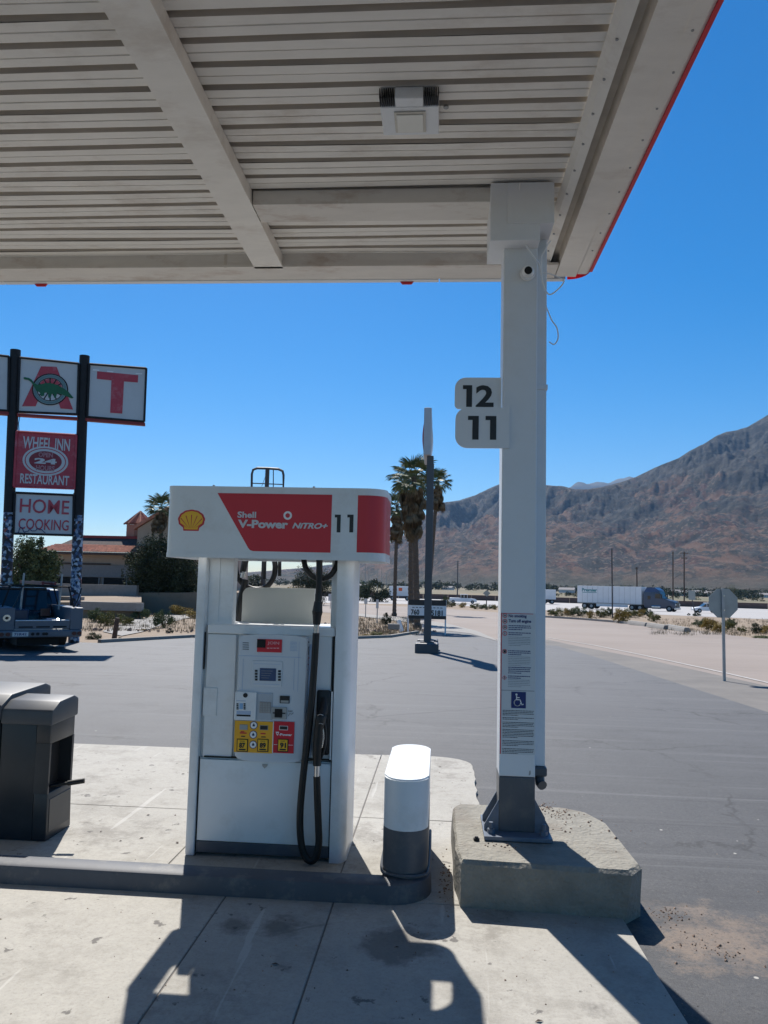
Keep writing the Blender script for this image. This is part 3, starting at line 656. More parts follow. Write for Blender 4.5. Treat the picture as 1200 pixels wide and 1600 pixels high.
palm(621, 776, on_ground(616, 962), 'short fan palm nearest the fuel dispenser canopy', .95, 30, .16, 4, 2.0)
palm(252, 778, at_y(252, 925, 62), 'fan palm behind the restaurant roof left of the dispenser sign', 1.0, 28, .2, 5, 1.0)

# dry grass and ground litter
def grass(name, label, polys, n, h_, seed, material=K['drygrass']):
    r = np.random.default_rng(seed); V = []; cnt = 0
    for (xa, xb, ya, yb) in polys:
        for k in range(n):
            g0 = on_ground(r.uniform(xa, xb), r.uniform(ya, yb)); hh = h_*r.uniform(.4, 1.3)
            for j in range(7):
                a = r.uniform(0, 6.28); dx, dy = math.cos(a), math.sin(a); l = hh*r.uniform(.3, .8); bx, by = g0.x+r.normal()*.12, g0.y+r.normal()*.12
                V += [(bx-dy*.012, by+dx*.012, g0.z-.07), (bx+dy*.012, by-dx*.012, g0.z-.07), (bx+dx*l, by+dy*l, g0.z+hh)]; cnt += 1
    o = quick_mesh(name, V, np.arange(cnt*3).reshape(-1, 3), material, kind='stuff'); tag(o, label, 'grass'); return o
grass('dry_grass', 'dry straw coloured grass and weeds on the dirt behind the lot', [(130, 310, 950, 985), (555, 660, 965, 992), (1020, 1200, 966, 992), (860, 1030, 955, 966)], 420, .15, 5)
def rubble(name, label, spots, n, s0, s1, seed, zf=None):
    r = random.Random(seed); q = B()
    for (cx, cy, sx, sy, cnt, zz_) in spots:
        for k in range(cnt):
            x, y = cx+r.gauss(0, sx), cy+r.gauss(0, sy); s_ = r.uniform(s0, s1)*(1 if r.random() < .8 else 1.6); z = zz_ if zz_ is not None else zg(y)-.03
            vs = [(x+s_*r.uniform(.6, 1.1)*math.cos(a), y+s_*r.uniform(.6, 1.1)*math.sin(a), z) for a in (0, 1.3, 2.5, 3.8, 5.1)]
            vs += [(x+s_*.45*math.cos(a), y+s_*.45*math.sin(a), z+s_*r.uniform(.5, 1)) for a in (.3, 2.3, 4.4)]
            q.add(vs, [(0, 1, 5), (1, 2, 6), (1, 6, 5), (2, 3, 6), (3, 7, 6), (3, 4, 7), (4, 0, 5), (4, 5, 7), (5, 6, 7)])
    o = q.build(name, K['pebble'], kind='stuff'); tag(o, label, 'gravel'); return o
rubble('gravel', 'small reddish stones scattered on the concrete block and around its foot', [(.72, 4.98, .07, .06, 60, .235), (.66, 5.08, .06, .05, 50, .235), (.8, 4.75, .1, .12, 30, .235), (.33, 4.3, .05, .03, 16, .235), (.75, 4.5, .15, .2, 18, .235),
    (1.2, 4.2, .07, .05, 60, -.03), (1.27, 3.8, .08, .06, 40, -.03), (1.25, 4.0, .1, .15, 20, -.03), (.055, 4.4, .02, .2, 60, 0), (2.2, 3.9, .6, .6, 24, -.03)], 0, .0025, .007, 3)
rubble('grit', 'fine dark grit scattered over the concrete slabs and asphalt', [(-.3, 3.4, .9, .3, 40, 0), (-2, 3.6, .9, .5, 40, 0), (-1.9, 5.6, .8, .8, 30, 0), (.5, 3.4, .3, .3, 30, 0), (2, 4.6, 1.0, 1.2, 60, -.03), (.1, 6.3, .12, .5, 10, 0)], 0, .0015, .0045, 8)
rubble('rubble', 'broken pale rocks on the dirt under the palms', [(*G(640, 985), .6, .5, 40, None), (*G(580, 985), .8, .5, 40, None), (*G(612, 980), .5, .6, 24, None), (*G(235, 985), 2.0, .6, 50, None), (*G(520, 975), 2, 1.5, 60, None)], 0, .03, .09, 4)

# ================================================================== RESTAURANT AND BACKGROUND
def pbox(q, px0, py0, px1, py1, y, depth, bev=0):
    """box whose front face sits on plane y, its extent measured in the picture, going back by depth"""
    c0 = at_y((px0+px1)/2, (py0+py1)/2, y); k = y/float(ray((px0+px1)/2, (py0+py1)/2)[1])/FPX
    w2, h2 = abs(px1-px0)*k/2, abs(py1-py0)*k/2
    q.box((c0.x-w2, y, c0.z-h2), (c0.x+w2, y+depth, c0.z+h2), bev); return q
BY = 62.
bl = thing('restaurant', 'closed tile roofed restaurant building with a turret behind the trees', 'building', at_y(190, 925, BY))
def zc(py, px=160, y=BY): return at_y(px, py, y).z
xl, xr = at_y(56, 900, BY).x, at_y(330, 900, BY).x
q = B(); q.box((xl+.6, BY+1.2, -.5), (xr, BY+12, zc(864))); q.build('wall', K['stucco'], bl)
q = B(); q.box((xl+1.5, BY+1.0, zc(882)), (at_y(162, 900, BY).x, BY+1.19, zc(880))); q.build('fascia_board', K['roofdark'], bl)
q = B(); q.box((at_y(85, 0, BY).x, BY+1.0, zc(902)), (xr, BY+1.18, zc(883))); q.build('sign_band', K['greyband'], bl)
for k in range(7):
    x0 = at_y(84, 0, BY).x+k*(xr-at_y(84, 0, BY).x)/7; x1 = x0+(xr-at_y(84, 0, BY).x)/7-.35
    q = B(); q.box((x0, BY+1.05, zc(919)), (x1, BY+1.19, zc(902.5))); wd = q.build('window', K['dead_void'], bl)
    q = B(); q.box((x0-.05, BY+1.0, zc(919.5)), (x0+.05, BY+1.04, zc(902.5))); q.box((x1-.05, BY+1.0, zc(919.5)), (x1+.05, BY+1.04, zc(902.5))); q.build('frame', K['greyband'], wd)
# roof: tiled skirt, dark mansard, red coping
e0, e1 = zc(863), zc(853)
def roof_face(a, b, c_, d, q): q.add([a, b, c_, d], [(0, 1, 2, 3)])
xs = [at_y(56, 862, BY).x, xr]; xt = [at_y(68, 850, BY+1.6).x, xr]
q = B(); q.box((xs[0], BY, e0-.18), (xs[1], BY+1.25, e0)); q.build('eave', K['roofdark'], bl)
q = B()
for row in range(6):                                           # rows of barrel tiles, one ridge per tile line
    y0, y1 = BY+row*.28, BY+(row+1)*.28+.06; z0, z1 = e0+row*.105+.02, e0+(row+1)*.105+.02
    nx = 120; x0 = xs[0]+row*.15
    for k in range(nx):
        xa = x0+(xs[1]-x0)*k/nx; xb = x0+(xs[1]-x0)*(k+1)/nx; xm = (xa+xb)/2
        q.add([(xa, y0, z0), (xm, y0, z0+.1), (xb, y0, z0), (xa, y1, z1), (xm, y1, z1+.08), (xb, y1, z1)], [(0, 1, 4, 3), (1, 2, 5, 4), (0, 2, 1)])
q.build('roof_tile', K['rooftile'], bl, kind='stuff')
q = B(); z0 = zc(853.5, y=BY+1.7); z1 = zc(841, y=BY+3); q.add([(xs[0]+1.0, BY+1.7, z0), (xr, BY+1.7, z0), (xr, BY+3, z1), (xs[0]+1.9, BY+3, z1), (xs[0]+1.0, BY+10, z0), (xs[0]+1.9, BY+9, z1), (xr, BY+9, z1)], [(0, 1, 2, 3), (4, 0, 3, 5), (3, 2, 6, 5)]); q.build('roof', K['roofdark'], bl)
q = B(); q.box((xs[0]+1.8, BY+2.9, z1), (at_y(216, 840, BY).x, BY+3.15, zc(837, y=BY+3))); q.build('coping', K['roofred'], bl)
# turret
ty = BY+3.2; c0 = at_y(209, 840, ty); k_ = ty/FPX
q = B(); tw = 22*k_; q.cyl((c0.x, c0.y+tw, zc(862, 205, ty)), (c0.x, c0.y+tw, zc(819.5, 205, ty)), tw, tw, 8); q.build('turret_wall', K['stucco3'], bl)
q = B(); n = 8; ze, zt = zc(818.5, 205, ty), zc(797, 215, ty)
for k in range(n):
    a0, a1 = 2*math.pi*(k+.5)/n, 2*math.pi*(k+1.5)/n; tr = tw*1.14
    pa = Vector((c0.x+tr*math.cos(a0), c0.y+tw+tr*math.sin(a0), ze)); pb = Vector((c0.x+tr*math.cos(a1), c0.y+tw+tr*math.sin(a1), ze)); ap_ = Vector((c0.x, c0.y+tw, zt))
    m_ = 8
    for j in range(m_):
        u0_, u1_ = j/m_, (j+1)/m_; A_, B_ = pa.lerp(pb, u0_), pa.lerp(pb, u1_); Mi = (A_+B_)/2+Vector((0, 0, .12)); tp = ap_.lerp(A_, .03)
        q.add([A_, Mi, B_, ap_], [(0, 1, 3), (1, 2, 3)])
    q.tube([pa, ap_], .07, 5)
q.build('turret_roof', K['rooftile'], bl)
q = B(); p0, p1, p2 = at_y(216, 905, BY+2), at_y(216, 826, BY+2), at_y(262, 797, BY+2); p3 = at_y(330, 840, BY+2)
q.prism([(p1.x, -.3), (p3.x, -.3), (p3.x, p3.z), (p2.x, p2.z), (p1.x, p1.z)], (0, BY+1.9, 0), X, Z, Yv*8); q.build('gable_wall', K['stucco2'], bl)
q = B(); q.prism([(p1.x-.3, p1.z-.1), (p2.x, p2.z), (p3.x+.3, p3.z-.1), (p3.x+.3, p3.z+.15), (p2.x, p2.z+.32), (p1.x-.3, p1.z+.2)], (0, BY+1.7, 0), X, Z, Yv*8.3); q.build('gable_roof', K['rooftile'], bl)
# terraces
for (a, b, y0, y1, D, lb, ht) in ((70, 215, 913, 936, 54, 'long low grey planter wall in front of the restaurant', 0), (122, 222, 941, 954, 43, 'lower concrete terrace wall below the dirt bank', 0), (60, 128, 932, 954, 46, 'short terrace wall behind the parked pickup', 0)):
    q = B(); pbox(q, a, y0, b, y1, D, .4); o = q.build('terrace_wall', K['kerb']); tag(o, lb, 'wall')
q = B(); a0, a1 = at_y(60, 941, 43.4), at_y(221, 941, 43.4); b0, b1 = at_y(60, 931, 53.9), at_y(221, 931, 53.9)
q.add([a0, a1, b1, b0, a0-Z*3, a1-Z*3, b1-Z*3, b0-Z*3], [(0, 1, 2, 3), (0, 4, 5, 1), (1, 5, 6, 2), (3, 7, 4, 0)]); o = q.build('dirt_bank', K['dirt']); o['kind'] = 'structure'
q = B(); a0, a1 = at_y(-60, 926, 54.4), at_y(420, 926, 54.4); b0 = at_y(-60, 921, 80); b1 = at_y(420, 921, 80)
q.add([a0, a1, b1, b0, a0-Z*4, a1-Z*4], [(0, 1, 2, 3), (0, 4, 5, 1)]); o = q.build('building_terrace', K['dirt']); o['kind'] = 'structure'
# stub post
q = B(); p_ = on_ground(178, 998); k_ = p_.y/FPX; q.tube([(p_.x, p_.y, p_.z-.1), (p_.x+4*k_, p_.y, p_.z+33*k_)], [.085, .07], 9); o = q.build('stub_post', K['wood']); tag(o, 'weathered leaning wooden stub post beside the footpath', 'post')
# leaning white pipe and small debris by palms
q = B(); p_ = on_ground(628, 987); k_ = p_.y/FPX; q.tube([(p_.x, p_.y, p_.z), (p_.x-6*k_, p_.y+.1, p_.z+17*k_)], .1, 9); o = q.build('broken_pipe', K['white']); tag(o, 'short broken white pipe lying in the rubble under the palms', 'pipe')
q = B(); pbox(q, 606, 975, 624, 984, on_ground(615, 988).y, .3, .03); o = q.build('concrete_chunk', K['kerb']); tag(o, 'pale broken concrete chunk left of the white pipe', 'rubble')

# real estate board
p_ = on_ground(668, 990); by = p_.y; bd = thing('notice_board', 'white real estate board with black bands and a phone number, under the palms', 'sign', (p_.x, by, p_.z))
q = B(); pbox(q, 638, 937.5, 697, 967, by, .05); q.build('board', K['white_print'], bd)
q = B(); pbox(q, 638, 937.3, 697, 946, by-.01, .009); q.build('black_band', K['black_print'], bd)
q = B(); pbox(q, 638, 962, 697, 967.2, by-.01, .009); q.build('black_band', K['black_print'], bd)
kk = by/FPX; q = B(); c0 = at_y(642, 960.5, by); q.text('760', (c0.x, by-.012, c0.z), X, Z, 13*kk, 8.5*kk, .03)
q.text('-5181', (c0.x+28*kk, by-.012, c0.z-.7*kk), X, Z, 21*kk, 8.5*kk, .03)
for j in range(9): q.box((c0.x+(2+j*5.4)*kk, by-.013, c0.z+11*kk), (c0.x+(5.5+j*5.4)*kk, by-.011, c0.z+12*kk))
q.build('lettering', K['black_print'], bd)
for px in (638.3, 696.5):
    q = B(); a = at_y(px, 938, by+.06); q.box((a.x-.035, by+.06, p_.z-.2), (a.x+.035, by+.13, a.z)); q.build('leg', K['white_print'], bd)
# small roadside signs
for px, t_, b_, w_, h_, nm, lb, D in ((516, 928, 950, 7, 11, 'road_sign', 'small white road sign seen through the dispenser opening', None), (571, 936, 964, 5, 8, 'road_sign', 'small grey marker sign beyond the kerb right of the dispenser', None), (589, 937, 972, 4, 14, 'marker_post', 'dark post with rounded pale marker below the short palm', None)):
    p_ = on_ground(px, b_); k_ = p_.y/FPX; o = thing(nm, lb, 'sign', p_)
    q = B(); q.box((p_.x-.03, p_.y, p_.z-.1), (p_.x+.03, p_.y+.05, p_.z+(b_-t_-1)*k_)); q.build('post', K['galv'], o)
    q = B(); q.box((p_.x-w_*k_/2, p_.y-.03, p_.z+(b_-t_-h_)*k_), (p_.x+w_*k_/2, p_.y-.005, p_.z+(b_-t_)*k_), .02); q.build('plate', K['sign_white'], o)

# Wheel Inn sign
SA = rad(20.3); sgn_y = 22.0
pA = at_y(76, 605, sgn_y); sp0 = at_y(128, 605, sgn_y+.0)
# sign plane runs through pA with direction su
su = Vector((math.cos(SA), math.sin(SA), 0)); sn = Vector((math.sin(SA), -math.cos(SA), 0))
def on_sign(px, py, off=0):
    d = Vector(ray(px, py)); o_ = Vector((0, 0, EYE)); t_ = ((pA+sn*off)-o_).dot(sn)/d.dot(sn); return o_+d*t_
sr = thing('roadside_sign', 'tall roadside restaurant sign on two black posts with dinosaur and red letters', 'sign', (pA.x, pA.y, zg(pA.y)))
def panel(pts, name, material, thick=.22, edge=None):
    P_ = [on_sign(*p_) for p_ in pts]; q = B(); q.add(P_+[p_-sn*thick for p_ in P_], [(3, 2, 1, 0), (4, 5, 6, 7), (0, 1, 5, 4), (1, 2, 6, 5), (2, 3, 7, 6), (3, 0, 4, 7)])
    pn = q.build(name, material, sr)
    q = B()
    for a, b in zip(P_, P_[1:]+P_[:1]): q.tube([a+sn*.02, b+sn*.02], .035, 6)
    q.build('frame', edge or K['sign_post'], pn); return pn
def decal(pn, pts, name, material, off=.012, parent=None):
    q = B(); P_ = [on_sign(*p_, off) for p_ in pts]; n_ = len(P_); q.add(P_+[p_-sn*.008 for p_ in P_], [tuple(range(n_)), tuple(range(n_, 2*n_))[::-1]]+[(i, (i+1) % n_, n_+(i+1) % n_, n_+i) for i in range(n_)]); return q.build(name, material, parent or pn)
z1x = lambda x: x/2.963; z1y = lambda y: 520+y/2.963
ZP = lambda *a: [(z1x(a[i]), z1y(a[i+1])) for i in range(0, len(a), 2)]
for zx0, zy0, zx1, zy1 in ((72, 80, 28, 1290), (392, 107, 350, 1290)):
    a, b = on_sign(z1x(zx0), z1y(zy0), -.1), on_sign(z1x(zx1), z1y(zy1), -.1)
    m_ = a.lerp(b, .58); b = Vector((b.x, b.y, zg(b.y)-.1)) if True else b
    m_ = a.lerp(b, .56)
    q = B(); q.cyl(m_, a, .155, .15, 14); ps = q.build('post', K['sign_post'], sr, smooth=True)
    q = B(); q.cyl(b, m_, .16, .155, 14); q.build('sticker_wrap', K['stickers'], ps, smooth=True)
pn = panel(ZP(-120, 92, 42, 110, 38, 362, -125, 350), 'panel', K['sign_white'])
pn = panel(ZP(92, 115, 365, 143, 358, 378, 82, 366), 'panel', K['sign_white'])
# letter A behind the wheel
decal(pn, ZP(190, 155, 262, 157, 338, 355, 280, 350, 226, 190, 165, 340, 102, 340), 'letter', K['sign_red'], .012)
cx, cy = 232, 262
def ringp(r0_, r1_, n=30):
    out = []
    for k in range(n):
        a0, a1 = 2*math.pi*k/n, 2*math.pi*(k+1)/n
        out.append(ZP(cx+r0_*math.cos(a0), cy+r0_*.88*math.sin(a0), cx+r1_*math.cos(a0), cy+r1_*.88*math.sin(a0), cx+r1_*math.cos(a1), cy+r1_*.88*math.sin(a1), cx+r0_*math.cos(a1), cy+r0_*.88*math.sin(a1)))
    return out
def multi(polys, name, material, off, parent):
    q = B()
    for pts in polys: P_ = [on_sign(*p_, off) for p_ in pts]; q.add(P_, [tuple(range(len(P_)))])
    return q.build(name, material, parent)
multi([ZP(*sum(([cx+84*math.cos(2*math.pi*k/30), cy+74*math.sin(2*math.pi*k/30)] for k in range(30)), []))], 'wheel_disc', K['sign_white'], .016, pn)
multi(ringp(78, 84)+ringp(58, 62)+ringp(10, 22), 'wheel_ring', K['sign_post'], .02, pn)
multi(ringp(63, 77), 'wheel_rim', mat('teal_grey_paint', (.14, .24, .25), .6), .02, pn)
multi([ZP(cx+18*math.cos(a)-3*math.sin(a), cy+.9*(18*math.sin(a)+3*math.cos(a)), cx+60*math.cos(a)-3*math.sin(a), cy+.9*(60*math.sin(a)+3*math.cos(a)), cx+60*math.cos(a)+3*math.sin(a), cy+.9*(60*math.sin(a)-3*math.cos(a)), cx+18*math.cos(a)+3*math.sin(a), cy+.9*(18*math.sin(a)-3*math.cos(a))) for a in [k*math.pi/6 for k in range(12)]], 'wheel_spoke', K['sign_post'], .021, pn)
multi([ZP(cx+22*math.cos(a-.13), cy+20*math.sin(a-.13), cx+57*math.cos(a-.2), cy+51*math.sin(a-.2), cx+57*math.cos(a+.2), cy+51*math.sin(a+.2), cx+22*math.cos(a+.13), cy+20*math.sin(a+.13)) for a in [k*math.pi/6+.26 for k in range(12)] if math.sin(a) < 0], 'wheel_segment', K['sign_red'], .018, pn)
decal(pn, ZP(108, 208, 114, 205, 134, 209, 146, 216, 158, 232, 172, 240, 190, 238, 208, 233, 232, 232, 262, 240, 290, 254, 316, 272, 340, 300, 334, 304, 306, 294, 290, 286, 272, 282, 266, 276, 258, 300, 250, 300, 250, 284, 240, 282, 234, 300, 224, 300, 222, 278, 206, 276, 204, 292, 190, 294, 184, 276, 168, 268, 156, 246, 144, 228, 130, 218, 112, 215), 'dinosaur', K['sign_green'], .03)
pn = panel(ZP(414, 145, 678, 165, 668, 412, 404, 390), 'panel', K['sign_white'])
decal(pn, ZP(450, 178, 640, 196, 638, 230, 574, 225, 566, 374, 510, 370, 516, 220, 448, 213), 'letter', K['sign_red'])
for a in ((430, 168, 460, 171, 459, 177, 429, 174), (496, 175, 525, 178, 524, 184, 495, 181), (628, 186, 658, 188, 658, 192, 628, 190)): decal(pn, ZP(*a), 'highlight_patch', K['white_print'], .014)
# red rails
q = B()
for a in ((-120, 352, 40, 366, 40, 380, -120, 368), (78, 372, 360, 390, 360, 402, 78, 384), (396, 394, 672, 416, 672, 428, 396, 406)):
    P_ = [on_sign(*p_, .03) for p_ in ZP(*a)]; q.add(P_+[p_-sn*.2 for p_ in P_], [(3, 2, 1, 0), (4, 5, 6, 7), (0, 1, 5, 4), (1, 2, 6, 5), (2, 3, 7, 6), (3, 0, 4, 7)])
q.build('red_rail', K['roofred'], sr)
q = B(); q.tube([on_sign(z1x(92), z1y(385), .02), on_sign(z1x(86), z1y(420), .02), on_sign(z1x(88), z1y(455), .02)], .012, 5); q.build('loose_wire', K['black'], sr)
PK = mat('faded_pink_paint', (.45, .22, .24), .6)
def sign_text(pn, txt, zx0, zy0, zx1, zy1, material, off=.016, bold=.03, name='lettering', shear=0):
    """text fitted on the sign plane: lower left corner, width and height in picture units"""
    a = on_sign(z1x(zx0), z1y(zy1), off); b = on_sign(z1x(zx1), z1y(zy1)+ (zx1-zx0)/2.963*.075, off); c_ = on_sign(z1x(zx0)+.0, z1y(zy0), off)
    u_ = (b-a); v_ = (c_-a); q = B(); q.text(txt, a, su, Z, u_.dot(su), v_.z, bold, .001, shear); return q.build(name, material, pn)
pn = panel(ZP(78, 457, 354, 474, 344, 722, 64, 712), 'panel', K['sign_red'], edge=K['sign_red'])
sign_text(pn, 'WHEEL INN', 104, 478, 322, 534, K['sign_white'], bold=.02)
sign_text(pn, 'RESTAURANT', 92, 650, 318, 696, K['sign_white'], bold=.02)
cx, cy = 210, 594
def ell(ra, rb, n=36): return ZP(*sum(([cx+ra*math.cos(2*math.pi*k/n), cy+rb*math.sin(2*math.pi*k/n)+.05*ra*math.cos(2*math.pi*k/n)] for k in range(n)), []))
decal(pn, ell(106, 68), 'oval_rim', K['sign_white'], .02); decal(pn, ell(96, 60), 'oval_line', K['sign_red'], .024); decal(pn, ell(91, 56), 'oval_band', K['sign_white'], .028); decal(pn, ell(76, 46), 'oval_field', mat('dark_faded_red', (.27, .035, .05), .6, var=.25), .032)
sign_text(pn, 'OPEN', 178, 552, 244, 574, PK, .04, name='lettering'); sign_text(pn, '24', 158, 578, 262, 604, K['sign_white'], .04, .05); sign_text(pn, 'HOURS', 166, 612, 252, 636, PK, .04)
pn = panel(ZP(70, 740, 342, 752, 338, 938, 62, 930), 'panel', K['sign_white'])
sign_text(pn, 'HOME', 90, 766, 318, 832, K['sign_red'], bold=.008); sign_text(pn, 'COOKING', 84, 858, 316, 908, K['sign_red'], bold=.008)
q = B()
rn = random.Random(2); pts = [on_sign(z1x(75+k*9), z1y(915+rn.uniform(-14, 12)), .03) for k in range(16)]; q.tube(pts, .012, 5, 3); q.build('graffiti_tag', K['navy'], pn)
for a in ((354, 470, 372, 474), (350, 470, 352, 500), (66, 730, 30, 735), (340, 745, 356, 748)):
    q = B(); q.tube([on_sign(z1x(a[0]), z1y(a[1]), -.05), on_sign(z1x(a[2]), z1y(a[3]), -.05)], .03, 6); q.build('bracket', K['sign_post'], sr)

# arch-topped sign frame far behind
ay = 70; p0 = at_y(419, 745, ay); k_ = ay/FPX
af = thing('empty_sign_frame', 'empty black metal sign frame with rounded top above the dispenser', 'sign frame', (p0.x, ay, zg(ay)))
L3 = lambda px, py: at_y(px, py, ay)
q = B(); q.tube([L3(393, 775), L3(393.5, 741), L3(395.5, 734), L3(402, 731.5), L3(418, 731.8), L3(435, 733), L3(441.5, 736), L3(443, 742), L3(442.5, 775), L3(393, 775)], .12, 6); q.build('frame', K['pole'], af)
q = B(); a = L3(418, 732); q.cyl((a.x, ay, zg(ay)), a, .22, .2, 8); q.build('pole', K['pole'], af)
q = B(); a = L3(427, 733); q.tube([a, L3(427, 775)], .05, 5); q.tube([L3(393, 755), L3(443, 757)], .05, 5); q.tube([L3(417, 738), L3(409, 760)], .025, 4); q.build('brace', K['pole'], af)

# pylon sign seen edge-on
pb = on_ground(667, 1018); k_ = pb.y/FPX
py_ = thing('pylon_sign', 'tall grey pylon sign seen edge-on, light head on a dark post', 'sign', pb)
tp, md = at_y(669, 640, pb.y), at_y(667.5, 713, pb.y)
q = B(); q.box((pb.x-5.2*k_, pb.y-.1, pb.z+.2), (pb.x+5.2*k_, pb.y+.1, md.z)); q.build('post', K['pylon'], py_)
q = B(); q.box((md.x-5.8*k_, pb.y-.28, md.z), (md.x+6*k_, pb.y+1.7, tp.z), .02); hd = q.build('head', K['pylon_light'], py_)
for sx in (-1, 1):
    a, b = at_y(669, 658, pb.y), at_y(669, 706, pb.y); q = B(); n = 9
    pr = [(6*k_, b.z)]+[((6+2.3*math.sin(math.pi*i/n))*k_, b.z+(a.z-b.z)*i/n) for i in range(1, n)]+[(6*k_, a.z)]
    q.prism([(md.x-pb.x+sx*x_, z_) for x_, z_ in pr], (pb.x, pb.y+.1, 0), X, Z, (0, 1.0, 0)); q.build('emblem_face', K['sign_red'] if sx < 0 else K['white_print'], hd)
q = B(); q.box((tp.x-2.5*k_, pb.y, tp.z), (tp.x+2.5*k_, pb.y+.5, tp.z+3.5*k_)); q.build('cap', K['pylon_light'], py_)
pb2 = on_ground(672, 1005)
q = B(); q.box((pb.x-.1, pb.y+1.35, pb.z+.1), (pb.x+.1, pb.y+1.55, md.z)); q.build('post', K['pylon'], py_)
for (yy, s_) in ((pb.y, 18), (pb.y+1.45, 17)):
    q = B(); q.box((pb.x-s_*k_, yy-.45, pb.z-.1), (pb.x+s_*k_, yy+.25, pb.z+.27), .05); q.build('footing', K['pylon'], py_)
q = B(); q.box((pb.x-.2, pb.y-.2, pb.z+.27), (pb.x+.2, pb.y+.15, pb.z+.3)); q.build('base_plate', K['pylon'], py_)

# stop sign from behind
ps = on_ground(1130.5, 1061); k_ = ps.y/FPX
ss = thing('stop_sign', 'bare back of an octagonal road sign on a thin post, right edge', 'sign', ps)
c0 = at_y(1129.5, 942.5, ps.y); R8 = 22.8*k_
q = B(); q.prism([(R8*math.cos(rad(22.5+45*k)), R8*math.sin(rad(22.5+45*k))*1.03) for k in range(8)], (c0.x, ps.y-.02, c0.z), X, Z, Yv*.004); q.build('octagon_plate', K['alu'], ss)
q = B(); q.prism([(R8*.97*math.cos(rad(22.5+45*k)), R8*.97*math.sin(rad(22.5+45*k))*1.03) for k in range(8)], (c0.x, ps.y-.015, c0.z), X, Z, Yv*.001)
q = B(); q.box((ps.x-1.9*k_, ps.y-.065, ps.z-.2), (ps.x+1.9*k_, ps.y-.022, c0.z+R8*.97)); q.build('post', K['galv'], ss)
for dz in (-.45, .5):
    q = B(); q.cyl((c0.x, ps.y-.08, c0.z+R8*dz), (c0.x, ps.y-.064, c0.z+R8*dz), .012, None, 8); q.build('bolt', K['steel'], ss)
# leaning small sign, poles
def pole_thing(name, label, px, top, basepx, base, r, cat, D=None, arms=(), material=K['pole'], group=None):
    p_ = on_ground(basepx, base) if D is None else Vector((*at_y(basepx, base, D)[:2], zg(D)))
    a = at_y(px, top, p_.y); k_ = p_.y/FPX; o = thing(name, label, cat, p_, group=group)
    q = B(); q.cyl(p_-Z*.1, a, r*k_, r*k_*.8, 8); q.build('pole', material, o)
    for dz, w_ in arms:
        q = B(); q.box((a.x-w_*k_, a.y-.08, a.z-dz*k_-.08), (a.x+w_*k_, a.y+.08, a.z-dz*k_+.08)); q.build('crossarm', K['wood'], o)
        for sx in (-.9, -.45, .45, .9):
            q = B(); q.cyl((a.x+sx*w_*k_, a.y, a.z-dz*k_+.08), (a.x+sx*w_*k_, a.y, a.z-dz*k_+.3), .07, .05, 6); q.build('insulator', K['pole'], o)
    return o
o = pole_thing('leaning_road_sign', 'leaning back of a small road sign in the brush near the octagonal sign', 1078, 922, 1087, 961, .9, 'sign')
a = at_y(1081, 930, o.location.y-.1); k_ = o.location.y/FPX; q = B(); q.box((a.x-5*k_, a.y-.02, a.z-7*k_), (a.x+5*k_, a.y, a.z+7*k_)); q.build('plate', K['alu'], o)
pole_thing('light_pole', 'thin dark pole standing in front of the semi trailer', 956, 857, 957, 965, 1.1, 'pole')
pole_thing('light_pole', 'thin dark pole right of the tall palms, left of the column', 715.5, 876, 714.5, 936, 1.0, 'pole', 190)
o = pole_thing('small_road_sign', 'small dark road sign on a post left of the column', 760.5, 922, 760, 950, .8, 'sign')
a = at_y(760.5, 927, o.location.y-.1); k_ = o.location.y/FPX; q = B(); q.prism([(-6*k_, 0), (0, 5*k_), (6*k_, 0), (0, -5*k_)], (a.x, a.y, a.z), X, Z, (0, .03, 0)); q.build('diamond_plate', K['alu'], o)
pole_thing('utility_pole', 'single short utility pole behind the semi cab', 995, 886, 995.5, 920, 1.0, 'utility pole', 280, ((2, 2.2),), K['wood'])
pole_thing('utility_pole', 'left utility pole of the pair right of the semi truck', 1051.5, 862, 1051.5, 935, 1.0, 'utility pole', 240, (), K['wood'])
pole_thing('utility_pole', 'right utility pole of the pair, with crossarms', 1069, 862, 1069, 935, 1.1, 'utility pole', 240, ((2.5, 6), (10, 4.5)), K['wood'])
for i, (px, tpy) in enumerate(((571, 883), (576.5, 888), (590, 893), (596.5, 890), (604, 896), (618, 893), (633, 897), (571+170, 893))):
    if i < 7: pole_thing('lamp_mast', 'thin pale lamp mast far away beyond the freeway, left of the palms', px, tpy, px, 925, .45, 'pole', 300, (), K['galv'], 'pale lamp masts beyond the freeway')
q = B(); q.tube([at_y(1051.5, 905, 240), at_y(1069, 893, 240)], .06, 5); o = q.build('guy_wire', K['pole']); tag(o, 'cable slung between the pair of utility poles', 'cable')

# freeway barrier wall in panels
wallp = [on_ground(470, 930.5), on_ground(700, 936.3), on_ground(850, 940.6), on_ground(1200, 951.4), on_ground(1480, 961)]
fwl = thing('barrier_wall', 'long brown barrier wall on the far side of the freeway', 'wall', wallp[2])
for a, b in zip(wallp, wallp[1:]):
    n = max(1, int((b-a).length/6)); an = math.atan2(b.y-a.y, b.x-a.x)
    for k in range(n):
        p0, p1 = a.lerp(b, k/n), a.lerp(b, (k+1)/n); mid = (p0+p1)/2; L_ = (p1-p0).length/2-.04
        q = B(); h_ = 1.25; q.box((mid.x-L_, mid.y-.15, mid.z-.3), (mid.x+L_, mid.y+.15, mid.z+h_), rot=an); q.build('wall_panel', K['wall_brown'], fwl)

